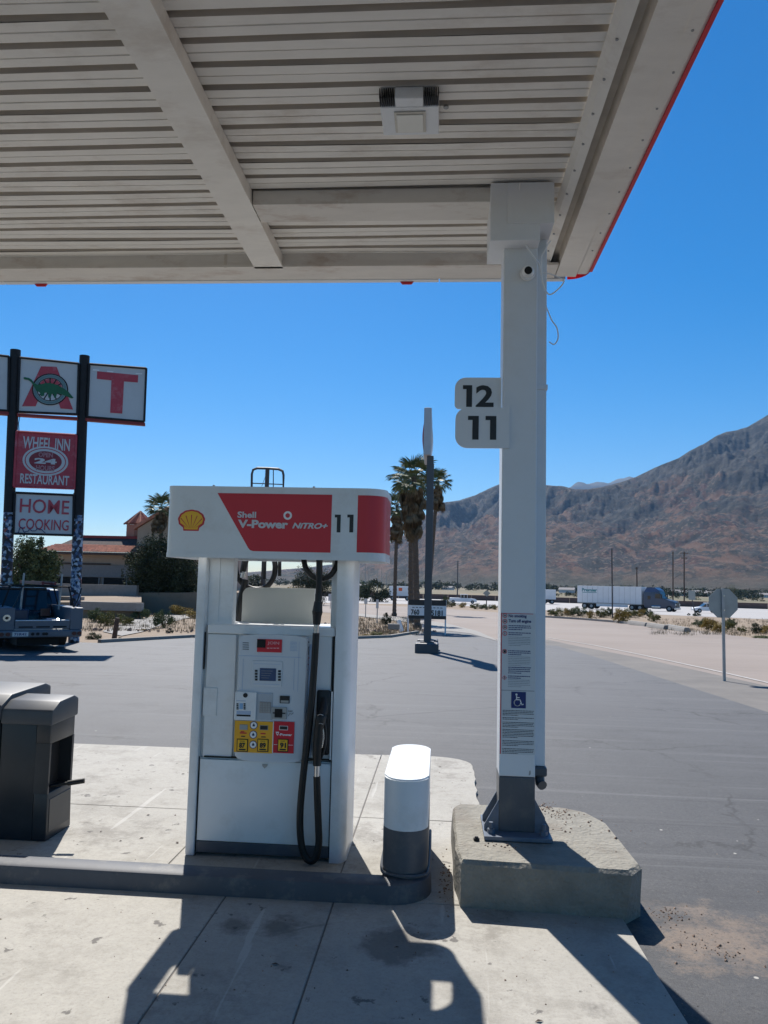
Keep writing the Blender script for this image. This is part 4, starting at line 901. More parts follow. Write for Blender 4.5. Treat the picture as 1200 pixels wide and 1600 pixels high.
# houses and trees at the mountain foot
rs = np.random.default_rng(21); Vt = []; Ft = []
def scatter(pxa, pxb, pya, pyb, ya, yb, n, s0, s1):
    global Vt, Ft
    for k in range(n):
        px = rs.uniform(pxa, pxb); y_ = rs.uniform(ya, yb); d = ray(px, 920); x_ = d[0]*(y_/d[1]); s_ = rs.uniform(s0, s1)
        V, F = leaf_cloud(90, s_*1.2, s_*1.2, s_*.8, s_*.22, int(rs.integers(1e6)), 8, .5, .8); V = V+np.array([x_, y_, -2.2]); F = F+sum(len(v) for v in Vt); Vt.append(V); Ft.append(F)
scatter(855, 1200, 0, 0, 620, 900, 190, 2.5, 5); scatter(430, 780, 0, 0, 600, 1000, 120, 2.5, 5); scatter(850, 1200, 0, 0, 320, 420, 60, .8, 1.7); scatter(1030, 1200, 0, 0, 500, 640, 70, 2, 4.5)
o = quick_mesh('far_trees', np.concatenate(Vt), np.concatenate(Ft), K['leaf_dk'], kind='stuff'); tag(o, 'dark belt of distant trees at the foot of the mountain', 'trees')
rn = random.Random(8); housep = None
for i, (px, D) in enumerate([(1060, 560), (1090, 600), (1112, 590), (1150, 600), (1166, 585), (1178, 610), (1192, 590), (886, 600), (700, 620), (566, 600)]):
    d = ray(px, 920); x_ = d[0]*(D/d[1])
    if housep is None:
        hb = thing('far_house', '', 'house', (x_, D, -2.1)); q = B(); q.box((-6, -4, 0), (6, 4, 2.6)); q.build('wall', K['sign_white'], hb, world=False)
        q = B(); q.prism([(-4.6, 2.6), (4.6, 2.6), (0, 4.4)], (-6.5, 0, 0), (0, 1, 0), Z, (13, 0, 0)); q.build('roof', K['greyband'], hb, world=False)
        hb['label'] = 'tiny pale house at the mountain foot right of the semi truck'; hb['group'] = 'houses at the mountain foot'; housep = hb
    else: dup(housep, (x_, D, -2.1), rn.uniform(-.5, .5), 'tiny pale house at the mountain foot right of the semi truck' if px > 1000 else {886: 'tiny pale house above the rear of the semi trailer', 700: 'tiny pale house between the palms and the column', 566: 'tiny pale house seen just right of the dispenser'}[px], 'houses at the mountain foot' if px > 1000 else None, rn.uniform(.6, 1.0))

# ================================================================== VEHICLES
def wheel(parent, x, y, r, w_, rimc=K['galv']):
    q = B(); q.cyl((x, y-w_/2, r), (x, y+w_/2, r), r, None, 20); wb = q.build('wheel', K['tyre'], parent, world=False, smooth=True)
    q = B(); s_ = 1 if y > 0 else -1; q.cyl((x, y+s_*(w_/2-.03), r), (x, y+s_*(w_/2+.008), r), r*.58, r*.5, 14); q.build('rim', rimc, wb, world=False)
def car(label, loc, rz, paint, L_=4.6, W_=1.85, H_=1.65, cat='car', name='parked_car', pickup=False):
    o = thing(name, label, cat, loc, rz); w2 = W_/2
    body = [(-L_/2, .35), (-L_/2+.05, .8), (-L_/2+.15, H_*.6), (L_/2-1.3, H_*.6), (L_/2-.2, H_*.5), (L_/2, .65), (L_/2-.02, .35)]
    q = B(); q.prism(body, (0, -w2, 0), X, Z, (0, W_, 0), .06); q.build('body', paint, o, world=False, smooth=True)
    cab = [(-L_/2+.25, H_*.6), (-L_/2+.55, H_*.97), (L_/2-2.0, H_*.97), (L_/2-1.25, H_*.6)] if not pickup else [(-.6, H_*.6), (-.45, H_*.97), (.9, H_*.97), (1.5, H_*.6)]
    q = B(); q.prism(cab, (0, -w2+.1, 0), X, Z, (0, W_-.2, 0)); q.build('windows', K['glass'], o, world=False)
    x0, x1 = cab[1][0], cab[2][0]; q = B(); q.box((x0-.03, -w2+.09, H_*.95), (x1+.03, w2-.09, H_), .03); q.build('roof', paint, o, world=False)
    for xx in (cab[1][0]+.05, (x0+x1)/2, cab[2][0]-.02):
        for s_ in (-1, 1): q = B(); q.box((xx-.04, s_*(w2-.095)-.01, H_*.6), (xx+.04, s_*(w2-.095)+.01, H_*.96)); q.build('pillar', paint, o, world=False)
    for s_ in (-1, 1):
        wheel(o, -L_/2+.85, s_*(w2-.08), .34, .22); wheel(o, L_/2-.85, s_*(w2-.08), .34, .22)
        q = B(); q.box((-L_/2-.01, s_*(w2-.2)-.12, .75), (-L_/2+.06, s_*(w2-.2)+.12, .95)); q.build('taillight', K['taillight'], o, world=False)
        q = B(); q.box((L_/2-.08, s_*(w2-.25)-.15, .68), (L_/2+.01, s_*(w2-.25)+.15, .8)); q.build('headlight', K['lens'], o, world=False)
    return o
def on_plane_y(px, D): d = ray(px, 940); return Vector((d[0]*(D/d[1]), D, zg(D)))
car('white hatchback driving on the freeway left of the octagonal sign', on_plane_y(1103, 128), rad(180), K['car_white'], 4.3, 1.8, 1.6)
car('white pickup truck driving on the freeway between the palms and the column', on_plane_y(723, 158), rad(0), K['car_white'], 5.6, 2.0, 1.85, 'pickup truck', 'pickup_truck', True)
car('black car cut off by the left edge beside the blue service pickup', (on_ground(-22, 1010).x-.9, on_ground(-22, 1010).y+2.2, zg(18)), rad(128), K['car_black'], 4.7, 1.85, 1.5)
# semi truck, x forward
sp_ = on_plane_y(974, 139); semi = thing('semi_truck', 'long white box trailer pulled by a blue grey semi tractor on the freeway', 'semi truck', sp_, rad(-35))
TL = 11.8
q = B(); q.box((-TL/2-2.2, -1.28, 1.05), (TL/2-2.2, 1.28, 4.1), .03); q.build('trailer', K['trailer'], semi, world=False)
tr = semi.children[0]; x0 = -TL/2-2.2
q = B(); q.text('Premier', (x0+.9, -1.285, 3.05), X, Z, 2.9, .6, .04); q.box((x0+1.0, -1.29, 2.86), (x0+3.7, -1.284, 2.95)); q.build('lettering', K['teal'], tr, world=False)
q = B()
for k in range(1, 12): q.box((x0+k*TL/12-.02, -1.295, 1.1), (x0+k*TL/12+.02, -1.28, 4.05))
q.box((x0, -1.3, 1.0), (x0+TL, -1.27, 1.15)); q.build('side_rail', K['galv'], tr, world=False)
q = B(); q.box((x0+3.6, -1.2, .5), (x0+9.4, -1.17, 1.05)); q.build('side_skirt', K['trailer'], tr, world=False)
for xx in (x0+1.4, x0+2.7):
    for s_ in (-1, 1): wheel(semi, xx, s_*1.05, .52, .5)
cx0 = x0+TL+.35
q = B(); q.prism([(cx0, .9), (cx0, 3.2), (cx0+.5, 3.95), (cx0+1.9, 4.0), (cx0+2.7, 3.5), (cx0+3.2, 2.15), (cx0+4.9, 1.85), (cx0+5.35, 1.5), (cx0+5.4, .5), (cx0+.3, .5)], (0, -1.2, 0), X, Z, (0, 2.4, 0), .1); q.build('cab', K['semi_grey'], semi, world=False, smooth=True)
q = B(); q.prism([(cx0+.1, 3.25), (cx0+.55, 3.98), (cx0+1.9, 4.04), (cx0+2.65, 3.58), (cx0+2.4, 3.3)], (0, -1.215, 0), X, Z, (0, 2.43, 0)); q.build('roof_fairing', K['semi_blue'], semi, world=False)
q = B(); q.box((cx0+.7, -1.22, 2.0), (cx0+1.2, 1.22, 2.6)); q.box((cx0+2.0, -1.22, 2.2), (cx0+2.9, 1.22, 3.0)); q.build('window', K['glass'], semi, world=False)
q = B(); q.add([(cx0+2.72, -1.05, 3.42), (cx0+2.72, 1.05, 3.42), (cx0+3.27, 1.05, 2.2), (cx0+3.27, -1.05, 2.2)], [(0, 1, 2, 3)]); q.build('windshield', K['glass'], semi, world=False)
q = B(); q.box((cx0+5.36, -.7, .75), (cx0+5.43, .7, 1.6)); q.build('grille', K['black_plastic'], semi, world=False)
q = B(); q.box((cx0+5.2, -1.22, .35), (cx0+5.5, 1.22, .72), .05); q.build('bumper', K['steel'], semi, world=False)
for s_ in (-1, 1):
    q = B(); q.box((cx0+5.1, s_*.95-.18, 1.1), (cx0+5.42, s_*.95+.18, 1.35), .03); q.build('headlight', K['lens'], semi, world=False)
    q = B(); q.box((cx0+3.1, s_*1.4-.1, 2.2), (cx0+3.25, s_*1.4+.1, 2.9)); q.build('mirror', K['black_plastic'], semi, world=False)
    q = B(); q.cyl((cx0+1.4, s_*1.0, .75), (cx0+2.9, s_*1.0, .75), .33, None, 12); q.build('fuel_tank', K['steel'], semi, world=False)
    for xx in (cx0+4.35,): wheel(semi, xx, s_*1.05, .52, .35)
    for xx in (x0+TL-1.7, x0+TL-.3): wheel(semi, xx, s_*.98, .52, .55)
# standing trailers far off
for px, w_, h_, D, lb in ((856, 22, 15, 175, 'white box trailer showing just right of the column'), (625, 34, 15, 172, 'white box trailer behind the palm trunks')):
    o = thing('box_trailer', lb, 'trailer', on_plane_y(px, D), 0); k_ = D/FPX
    q = B(); q.box((-w_*k_/2, -1.2, 1.0), (w_*k_/2, 1.2, 1.0+h_*k_), .03); bx_ = q.build('box', K['trailer'], o, world=False)
    if px < 700: q = B(); q.box((-.3, -1.22, 2.1), (.5, -1.205, 2.8)); q.build('emblem', K['orange'], bx_, world=False)
    for xx in (-w_*k_/2+.8, w_*k_/2-.8): wheel(o, xx, -.9, .5, .3); wheel(o, xx, .9, .5, .3)
# service pickup, x forward, rear at x=0
tw0 = on_ground(64, 1016); HD = rad(90+28+4.3+7)
sv = thing('service_pickup', 'dusty blue service pickup with tool boxes and ladder rack parked by the sign posts', 'pickup truck', (tw0.x-.02, tw0.y, zg(tw0.y)-.03), HD); sv.scale = (1, 1, .9)
P_ = lambda *a: None
q = B(); q.box((0, -.98, .38), (.25, .98, .58), .04); bmp = q.build('rear_bumper', K['truck_blue'], sv, world=False)
q = B(); q.box((-.012, .3, .42), (0, .66, .54), .0); q.build('licence_plate', K['sign_white'], bmp, world=False)
q = B(); q.text('71R42', (-.014, .62, .445), (0, -1, 0), Z, .28, .07, .02); q.build('plate_lettering', K['navy'], bmp, world=False)
for yy, rr in ((.9, .055), (.76, .055), (-.78, .055), (-.91, .055), (.2, .04), (.08, .04), (-.06, .04), (-.12, .04)):
    q = B(); q.cyl((-.02, yy, .48), (.01, yy, .48), rr, None, 12); q.build('round_lamp', K['taillight'] if abs(yy) > .7 else K['dark'], bmp, world=False)
for s_, y0, y1 in ((1, .62, .99), (-1, -.99, -.68)):
    q = B(); q.box((.05, y0, .58), (2.35, y1, 1.2), .02); cb = q.build('tool_cabinet', K['truck_blue'], sv, world=False)
    q = B(); yo = .992 if s_ > 0 else -.992
    for k in range(3): q.box((.12+k*.75, yo-.008, .72), (.8+k*.75, yo+.008, 1.16))
    q.build('cabinet_door', K['truck_blue'], cb, world=False)
    q = B(); q.box((1.5, yo-.02, .3), (2.3, yo+.005, .62)); q.build('wheel_arch', K['black_plastic'], cb, world=False)
q = B(); q.cyl((.03, .8, .92), (.049, .8, .92), .09, None, 18); q.build('filler_cap', K['steel'], sv, world=False)
q = B(); q.cyl((.02, .8, .92), (.03, .8, .92), .04, None, 12); q.build('cap_lock', K['dark'], sv.children[-1], world=False)
q = B(); q.box((.04, -.67, .62), (.09, .61, .84), .01); tg = q.build('tailgate', K['truck_blue'], sv, world=False)
q = B(); q.box((.03, -.66, .835), (.12, .6, .86), .008); q.build('top_edge_glare', K['trailer'], tg, world=False)  # white paint on the edge stands in for sun glare on steel
q = B()
for k in range(3): q.box((.034, .2-k*.4, .65), (.042, .52-k*.4, .69))
q.build('slot', K['dark'], tg, world=False)
q = B(); q.box((.1, -.67, .56), (2.4, .61, .6)); q.build('bed_floor', K['galv'], sv, world=False)
q = B(); q.box((2.36, -.95, .56), (2.42, .95, 1.22)); q.prism([(2.42, .5), (2.42, 1.15), (2.62, 1.66), (3.6, 1.7), (4.2, 1.2), (5.3, 1.05), (5.4, .5)], (0, -.93, 0), X, Z, (0, 1.86, 0), .05); cbb = q.build('cab', K['truck_cab'], sv, world=False, smooth=True)
q = B(); q.prism([(-.74, 1.2), (.74, 1.2), (.66, 1.6), (-.66, 1.6)], (0, 0, 0), (0, 1, 0), Z, (.01, 0, 0))
for v in q.bm.verts: v.co.x = 2.41+(v.co.z-1.15)*.39-.012+(v.co.x)
q.build('rear_window', K['glass'], cbb, world=False)
for s_ in (1, -1):
    q = B(); q.box((2.75, s_*.935-.006, 1.2), (3.95, s_*.935+.006, 1.58)); q.build('side_window', K['glass'], cbb, world=False)
    wheel(sv, 1.7, s_*.78, .38, .3); wheel(sv, 4.6, s_*.78, .38, .26)
q = B(); q.box((.3, -.5, .15), (5.2, .5, .4)); q.build('chassis', K['dark'], sv, world=False)
rk = B()
for xx in (.5, 2.3):
    for s_ in (1, -1): rk.tube([(xx, s_*.85, 1.2), (xx, s_*.7, 1.78)], .022, 6)
    rk.tube([(xx, -.75, 1.78), (xx, .75, 1.78)], .025, 6)
for s_ in (1, -1): rk.tube([(.3, s_*.7, 1.79), (3.4, s_*.7, 1.79)], .02, 6)
rk.build('ladder_rack', K['dark'], sv, world=False)
for yy in (.32, -.62):
    q = B(); q.tube([(1.1, yy, 1.1), (1.1, yy-.03, 2.15)], .028, 6); q.build('stake', K['galv'], sv, world=False)
for s_ in (.55, -.88):
    q = B(); q.tube([(.35, s_-.1, 1.75), (.2, s_, 1.45), (.12, s_+.12, 1.2)], .02, 5, 3); q.build('strap', K['black'], sv, world=False)
q = B(); q.cyl((2.9, .72, 1.72), (2.9, .72, 1.95), .07, .06, 10); q.build('beacon', K['orange'], sv, world=False)
q = B(); q.cyl((2.2, .45, 1.75), (2.2, .45, 2.0), .03, None, 8); q.cyl((2.2, .35, 1.84), (2.2, .55, 1.84), .03, None, 8); q.build('rack_clamp', K['galv'], sv, world=False)
# things lying on the truck
iv = Matrix.LocRotScale(sv.location, sv.rotation_euler, sv.scale)
q = B()
for s_ in (-.32, -.02): q.box((.3, s_-.025, 1.83), (3.3, s_+.025, 1.92))
for k in range(9): q.box((.5+k*.33, -.3, 1.86), (.53+k*.33, -.03, 1.89))
q.mats = 0; bmesh.ops.transform(q.bm, matrix=iv, verts=q.bm.verts); o = q.build('ladder', mat('dark_red_ladder', (.16, .02, .025), .5)); tag(o, 'dark red ladder lying on the pickup ladder rack', 'ladder')
q = B(); q.prism([(0, 0), (.9, 0), (.8, .2), (.3, .24), (0, .1)], (.3, -.2, .62), X, Z, (0, -.35, 0), .03); bmesh.ops.transform(q.bm, matrix=iv @ Matrix.Translation((0, 0, .02)), verts=q.bm.verts); o = q.build('sheet_metal_scrap', K['steel']); tag(o, 'bent shiny sheet metal lying in the pickup bed', 'scrap')
q = B(); q.box((1.4, .05, .61), (2.2, .55, 1.1), .04); bmesh.ops.transform(q.bm, matrix=iv, verts=q.bm.verts); o = q.build('blue_crate', K['truck_cab']); tag(o, 'blue box standing in the pickup bed behind the rear window', 'box')

# ================================================================== CANOPY
ZB = 3.9; ZD = 4.0
cn = thing('canopy', 'white fuel station canopy with ribbed steel deck, beams, red edge and one column', 'canopy', (0, 4.5, 0))
def rowpanel(y0, pitch, x0, x1):
    """one rib of the deck: two flats with a crease between, then a deep narrow groove"""
    g = pitch*.26; fl = (pitch-g)
    pr = [(y0, 0), (y0+fl*.47, 0), (y0+fl*.49, .008), (y0+fl*.53, .008), (y0+fl*.55, 0), (y0+fl, 0), (y0+fl+g*.18, .05), (y0+fl+g*.82, .05), (y0+pitch, 0)]
    q = B(); n = len(pr); r_ = random.Random(int(y0*1000)); nx = 12
    V = []
    for j in range(nx+1):
        x = x0+(x1-x0)*j/nx
        for (yy, zz_) in pr: V.append((x, yy+.003*math.sin(x*1.3+y0*7), ZD+zz_+.004*math.sin(x*1.7+y0*9)+r_.uniform(-.0012, .0012)))
    q.add(V, [(j*n+k, (j+1)*n+k, (j+1)*n+k+1, j*n+k+1) for j in range(nx) for k in range(n-1)])
    top = len(V)
    for f in q.bm.faces:
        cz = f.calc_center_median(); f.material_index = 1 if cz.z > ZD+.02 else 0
    q.box((x0, y0, ZD+.07), (x1, y0+pitch, ZD+.09))
    return q
pitch = .1625; y_ = -4.0; 
y0s = 5.42
k = 0
while y0s-(k+1)*pitch > -4.2:
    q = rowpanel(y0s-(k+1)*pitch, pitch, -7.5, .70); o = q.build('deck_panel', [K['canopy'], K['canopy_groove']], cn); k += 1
# main beams (one in view) and cross beam
for x0, x1 in ((-1.395, -1.185), (-6.2, -5.99)):
    q = B(); q.box((x0, -4, ZB), (x1, 5.36, ZB+.02)); q.box((x0+.004, -4, ZB+.02), (x1-.004, 5.36, ZD-.004)); q.build('beam', K['canopy'], cn)
q = B(); q.box((-1.181, 4.42, ZB+.003), (.34, 4.65, ZD-.005), .004); q.build('cross_beam', K['canopy_rust'], cn)
# rear edge: inner face, soffit, outer red band
q = B(); q.box((-7.5, 5.34, ZB+.02), (.74, 5.37, ZD+.05)); q.build('rear_inner_trim', K['canopy_rust'], cn)
q = B(); q.box((-7.5, 5.33, ZB), (.80, 5.57, ZB+.018)); q.build('rear_soffit', K['canopy_rust'], cn)
for k in range(3):
    q = B(); x0, x1 = (-7.5, -3.45) if k == 0 else ((-3.44, -.05) if k == 1 else (-.04, .885)); q.box((x0, 5.572, ZB-.006+.01*k*0), (x1, 5.62, ZB+.75)); q.build('rear_fascia', K['white'], cn)
# right side edge: flange, channel, soffit boards, rounded red lip
def strip_x(prof, name, material, y0=-4, y1=5.55, y1b=None):
    q = B(); n = len(prof); V = [(x, y0, z) for x, z in prof]+[(x, y1, z) for x, z in prof]
    V += [(x, y0, z+.012) for x, z in prof]+[(x, y1, z+.012) for x, z in prof]
    F = [(k, k+1, n+k+1, n+k) for k in range(n-1)]+[(2*n+k, 3*n+k, 3*n+k+1, 2*n+k+1) for k in range(n-1)]
    q.add(V, F); return q.build(name, material, cn)
strip_x([(.675, ZB+.085), (.70, ZB+.05), (.745, ZB+.03)], 'edge_flange', K['canopy'])
strip_x([(.745, ZB+.03), (.752, ZB+.09), (.80, ZB+.09), (.808, ZB+.004)], 'edge_channel', K['canopy_groove'])
strip_x([(.808, ZB+.004), (.955, ZB+.0)], 'side_soffit', K['canopy'])
strip_x([(.958, ZB+.0), (1.02, ZB-.0), (1.036, ZB+.006)], 'side_soffit', K['canopy'], y1=5.5)
q = B()
out = [(1.04, -4)]+[(1.04, 5.45)]+[(1.04-.14*(1-math.cos(a)), 5.45+.14*math.sin(a)) for a in [k*math.pi/12 for k in range(1, 7)]]
n = len(out); V = []
for z in (ZB-.004, ZB+.75):
    V += [(x, y, z) for x, y in out]
q.add(V, [(k, k+1, n+k+1, n+k) for k in range(n-1)]); bmesh.ops.solidify(q.bm, geom=q.bm.faces[:], thickness=.012); q.build('side_fascia', K['red_edge'], cn)
q = B(); q.box((1.0365, -4, ZB-.006), (1.056, 5.45, ZB+.004)); q.build('red_lip', K['red_edge'], cn)
scr = B()
for k in range(34):
    yy = 5.2-k*.26
    scr.cyl((.71, yy, ZB+.040), (.71, yy, ZB+.055), .007, None, 6); scr.cyl((.99, yy-.1, ZB-.004), (.99, yy-.1, ZB+.004), .006, None, 6)
scr.build('screw', K['galv'], cn, kind='stuff')
q = B(); q.box((-1.62, 5.335, ZB-.002), (-1.60, 5.34, ZD)); q.build('seam', K['canopy_groove'], cn)
for px in (66, 636):
    a = at_y(px, 437, 5.62); q = B(); q.prism([(-.05, 0), (.05, 0), (.035, -.018), (-.035, -.018)], (a.x, 5.60, ZB-.008), X, Z, (0, .015, 0)); q.build('fascia_emblem_edge', K['red'], cn)

# column
CX, CY = .447, 4.57; BZ = .235
q = B(); q.box((CX-.1, CY-.1, .56), (CX+.1, CY+.1, ZD-.02), .006); col = q.build('column', K['column'], cn)
q = B(); q.box((CX-.1, CY-.1, BZ+.025), (CX+.1, CY+.1, .559), .006); q.build('painted_base', K['dkgrey'], col)
q = B(); q.box((CX-.185, CY-.2, BZ+.004), (CX+.185, CY+.2, BZ+.026), .003); q.build('base_plate', K['bluesteel'], col)
for sx in (-1, 1):
    for yy in (-.09, .085):
        q = B(); q.prism([(0, 0), (.08, 0), (.08, .03), (0, .17)], (CX+sx*.1, CY+yy-.006, BZ+.026), (sx, 0, 0), Z, (0, .012, 0)); q.build('gusset', K['bluesteel'], col)
    for yy in (-.14, .14):
        q = B(); q.cyl((CX+sx*.145, CY+yy, BZ+.026), (CX+sx*.145, CY+yy, BZ+.05), .022, None, 6); q.cyl((CX+sx*.145, CY+yy, BZ+.05), (CX+sx*.145, CY+yy, BZ+.085), .012, None, 10); q.build('anchor_bolt', K['bluesteel'], col)
q = B(); q.box((CX+.103, CY-.0, .60), (CX+.168, CY+.09, 3.83), .005); q.build('downpipe', K['column'], col)
q = B(); q.box((CX+.106, CY-.008, 2.80), (CX+.175, CY+.095, 2.83), .003); q.build('pipe_joint', K['column'], col)
q = B(); q.box((CX+.098, CY-.02, .545), (CX+.178, CY+.1, .598), .01); q.tube([(CX+.14, CY+.03, .55), (CX+.14, CY+.0, .51), (CX+.15, CY-.03, .5)], .028, 10); q.build('pipe_outlet', K['dkgrey'], col)
# cap
a, b = at_y(766, 376, 4.36), at_y(866, 282, 4.36)
q = B(); q.box((a.x, 4.36, a.z+.0), (CX+.1-.0, 4.70, ZD-.012), .004); q.box((CX-.09, 4.352, a.z+.10), (b.x, 4.71, ZD-.015), .004); q.build('column_cap', K['column'], col)
for (x_, z_, w2_, h2_) in ((CX+.07, .585, .006, .012),):
    q = B(); q.prism([(-w2_, -h2_), (0, -h2_*1.2), (w2_, -h2_*.5), (w2_*.7, h2_), (-w2_*.4, h2_*.8)], (x_, CY-.1012, z_), X, Z, (0, .0008, 0)); q.build('paint_chip', K['galv'], col)
# cables on column
def cable(pts, name, label, r=.004, m_=K['white_print']):
    q = B(); q.tube(pts, r, 6, 6); o = q.build(name, m_, smooth=True); tag(o, label, 'cable'); return o
yc = 4.42
cable([at_y(812, 285, yc-.08), at_y(812, 340, yc-.02), at_y(820, 378, yc), at_y(836, 404, yc), at_y(842, 412, yc+.03), at_y(846, 430, yc)], 'thin_cable', 'thin white cable running down the column top to the camera')
cable([at_y(860, 376, yc), at_y(851, 392, yc), at_y(846, 405, yc), at_y(848, 440, yc), at_y(858, 460, yc), at_y(874, 450, yc), at_y(881, 440, yc), at_y(878, 436, yc), at_y(860, 428, yc), at_y(848, 426, yc)], 'looped_cable', 'loose looped white cable sticking out right of the column below the canopy')
cable([at_y(853, 478, 4.6), at_y(862, 500, 4.6), at_y(870, 512, 4.6), at_y(872, 528, 4.6), at_y(866, 538, 4.6), at_y(858, 534, 4.6)], 'hooked_cable', 'short hooked cable end hanging off the right side of the column')
# camera
a = at_y(824, 428, 4.468); cmr = thing('security_camera', 'small white dome security camera on the column just below the canopy', 'camera', (a.x, 4.468, a.z))
q = B(); q.cyl((a.x, 4.468, a.z), (a.x, 4.44, a.z), .045, .043, 22); q.build('mount', K['white_print'], cmr, smooth=True)
q = B(); q.cyl((a.x, 4.44, a.z), (a.x, 4.405, a.z-.004), .038, .026, 20); q.build('shell', K['white_print'], cmr, smooth=True)
q = B(); q.cyl((a.x, 4.43, a.z), (a.x-.002, 4.398, a.z-.006), .026, .022, 16); q.build('lens', K['dark'], cmr, smooth=True)
# LED light
lx0, lx1, ly0, ly1, lz = -.332, -.045, 3.47, 3.775, 3.935
lt = thing('canopy_light', 'square white lamp fixture with finned corners under the canopy deck', 'light fixture', ((lx0+lx1)/2, (ly0+ly1)/2, lz))
q = B(); q.box((lx0+.0, ly0+.07, lz), (lx1, ly1, lz+.06), .006); q.box((lx0+.075, ly0, lz), (lx1-.075, ly0+.069, lz+.06), .006); q.build('housing', K['white'], lt)
for s_ in (0, 1):
    q = B(); xa = lx0 if s_ == 0 else lx1-.068
    for k in range(7): q.box((xa+k*.0105, ly0+.002, lz+.006), (xa+k*.0105+.004, ly0+.069, lz+.055))
    q.build('heat_fins', K['black_plastic'], lt); 
    
q = B(); q.box((lx0+.066, ly0+.10, lz-.008), (lx1-.066, ly1-.035, lz-.001), .002); q.build('lens_frame', K['beige'], lt)
q = B(); q.box((lx0+.078, ly0+.114, lz-.014), (lx1-.078, ly1-.048, lz-.0085), .002); q.build('lens', K['lens'], lt)
a = at_z(697, 165, ZD); q = B(); q.cyl((a.x, a.y, ZD-.012), (a.x, a.y, ZD), .014, .012, 8); o = q.build('conduit_knob', K['galv'], cn)

# number plates
def plate(px0, py0, px1, py1, y, num, nx0, ny0, nx1, ny1, label, rc=.06, bottom_r=True, top_r=True):
    a, b = at_y((px0+px1)/2, py0, y), at_y((px0+px1)/2, py1, y); k_ = y/float(ray(750, 640)[1])/FPX; w_ = (px1-px0)*k_; x0 = a.x-w_/2; h_ = a.z-b.z
    o = thing('number_sign', label, 'sign', (x0+w_, y, b.z))
    pr = [(w_, 0), (w_, h_)]; 
    for k in range(7): t_ = rad(90+k*15); pr.append((rc+rc*math.cos(t_), h_-rc+rc*math.sin(t_)) if top_r else (rc*.4+rc*.4*math.cos(t_), h_-rc*.4+rc*.4*math.sin(t_)))
    for k in range(7): t_ = rad(180+k*15); r_ = rc if bottom_r else rc*.4; pr.append((r_+r_*math.cos(t_), r_+r_*math.sin(t_)))
    q = B(); q.prism(pr, (x0, y, b.z), X, Z, (0, .012, 0)); pl_ = q.build('plate', K['column'], o)
    c0 = at_y((nx0+nx1)/2, ny1, y); c1 = at_y((nx0+nx1)/2, ny0, y); nw = (nx1-nx0)*k_
    if num == '12':
        q = B(); hh = c1.z-c0.z; s_ = nw*.30; q.prism([(s_*.38, 0), (s_, 0), (s_, hh), (0, hh), (0, hh*.82), (s_*.38, hh*.82)], (c0.x-nw/2, y-.002, c0.z), X, Z, (0, .0015, 0)); q.text('2', (c0.x-nw/2+nw*.42, y, c0.z), X, Z, nw*.58, hh, .03, .002)
    else:
        q = B()
        for xx in (c0.x-nw/2, c0.x+nw*.12):                    # heavy flagged ones
            s_ = nw*.38; hh = c1.z-c0.z; q.prism([(s_*.42, 0), (s_, 0), (s_, hh), (0, hh), (0, hh*.83), (s_*.42, hh*.83)], (xx, y-.002, c0.z), X, Z, (0, .0015, 0))
    q.build('numeral', K['black_print'], pl_); return o
plate(711, 590, 783, 639, 4.5, '12', 723, 602, 771, 636, 'rounded white plate numbered 12 beside the column, upper of the two', .065, False)
plate(712, 637, 796, 700, 4.455, '11', 731, 650, 775, 687, 'rounded white plate numbered 11 on the column, lower of the two', .07, True, True)

# instruction stickers on the column
fy = CY-.1-.002
kc = fy/float(ray(810, 1050)[1])/FPX
st = thing('instruction_sticker', 'tall sticker of fuelling rules with red border and small icons on the column', 'sticker', (CX, fy, .9))
def sp(px, py): return at_y(px, py, fy)
q = B(); a, b = sp(783, 957.5), sp(836, 1180); q.box((CX-.098, fy-.0004, b.z), (CX+.0985, fy+.0012, a.z)); q.build('backing', mat('sticker_film', (.62, .65, .67), .45, var=.02), st)
xL = CX-.098
q = B(); q.box((xL+.001, fy-.0012, b.z), (xL+.006, fy-.0006, a.z)); q.box((xL+.006, fy-.0012, a.z-.004), (CX+.085, fy-.0006, a.z-.001)); q.build('red_border', K['red'], st)
def xof(px): return xL+(px-783)*kc
def zof(py): return a.z-(py-957.5)*kc
q = B(); q.text('No smoking', (xof(795), fy-.001, zof(965.5)), X, Z, 28*kc, 6.2*kc, .03); q.text('Turn off engine', (xof(795), fy-.001, zof(973.5)), X, Z, 35*kc, 6.4*kc, .03); q.build('heading', K['navy'], st)
def para(q, x0, x1, y0, lines, dy, th, r_, short=.6):
    for i in range(lines):
        x = x0; xe = x1 if i < lines-1 else x0+(x1-x0)*short
        while x < xe-1:
            l = min(r_.uniform(1.2, 4.2), xe-x); q.box((xof(x), fy-.0014, zof(y0+i*dy+th)), (xof(x+l), fy-.0008, zof(y0+i*dy))); x += l+.7
r_ = random.Random(4); q = B()
for y0, l in ((976.5, 3), (987.5, 2), (1015.5, 3), (1041, 4), (1054.5, 2)): para(q, 795, 830, y0, l, 2.9, 1.3, r_)
q.build('bold_small_print', K['navy'], st, kind='stuff')
q = B()
for y0, l in ((994.5, 6), (1025, 6), (1060.5, 5)): para(q, 795, 829, y0, l, 2.6, .6, r_)
q.build('fine_print', K['grey_print'], st, kind='stuff')
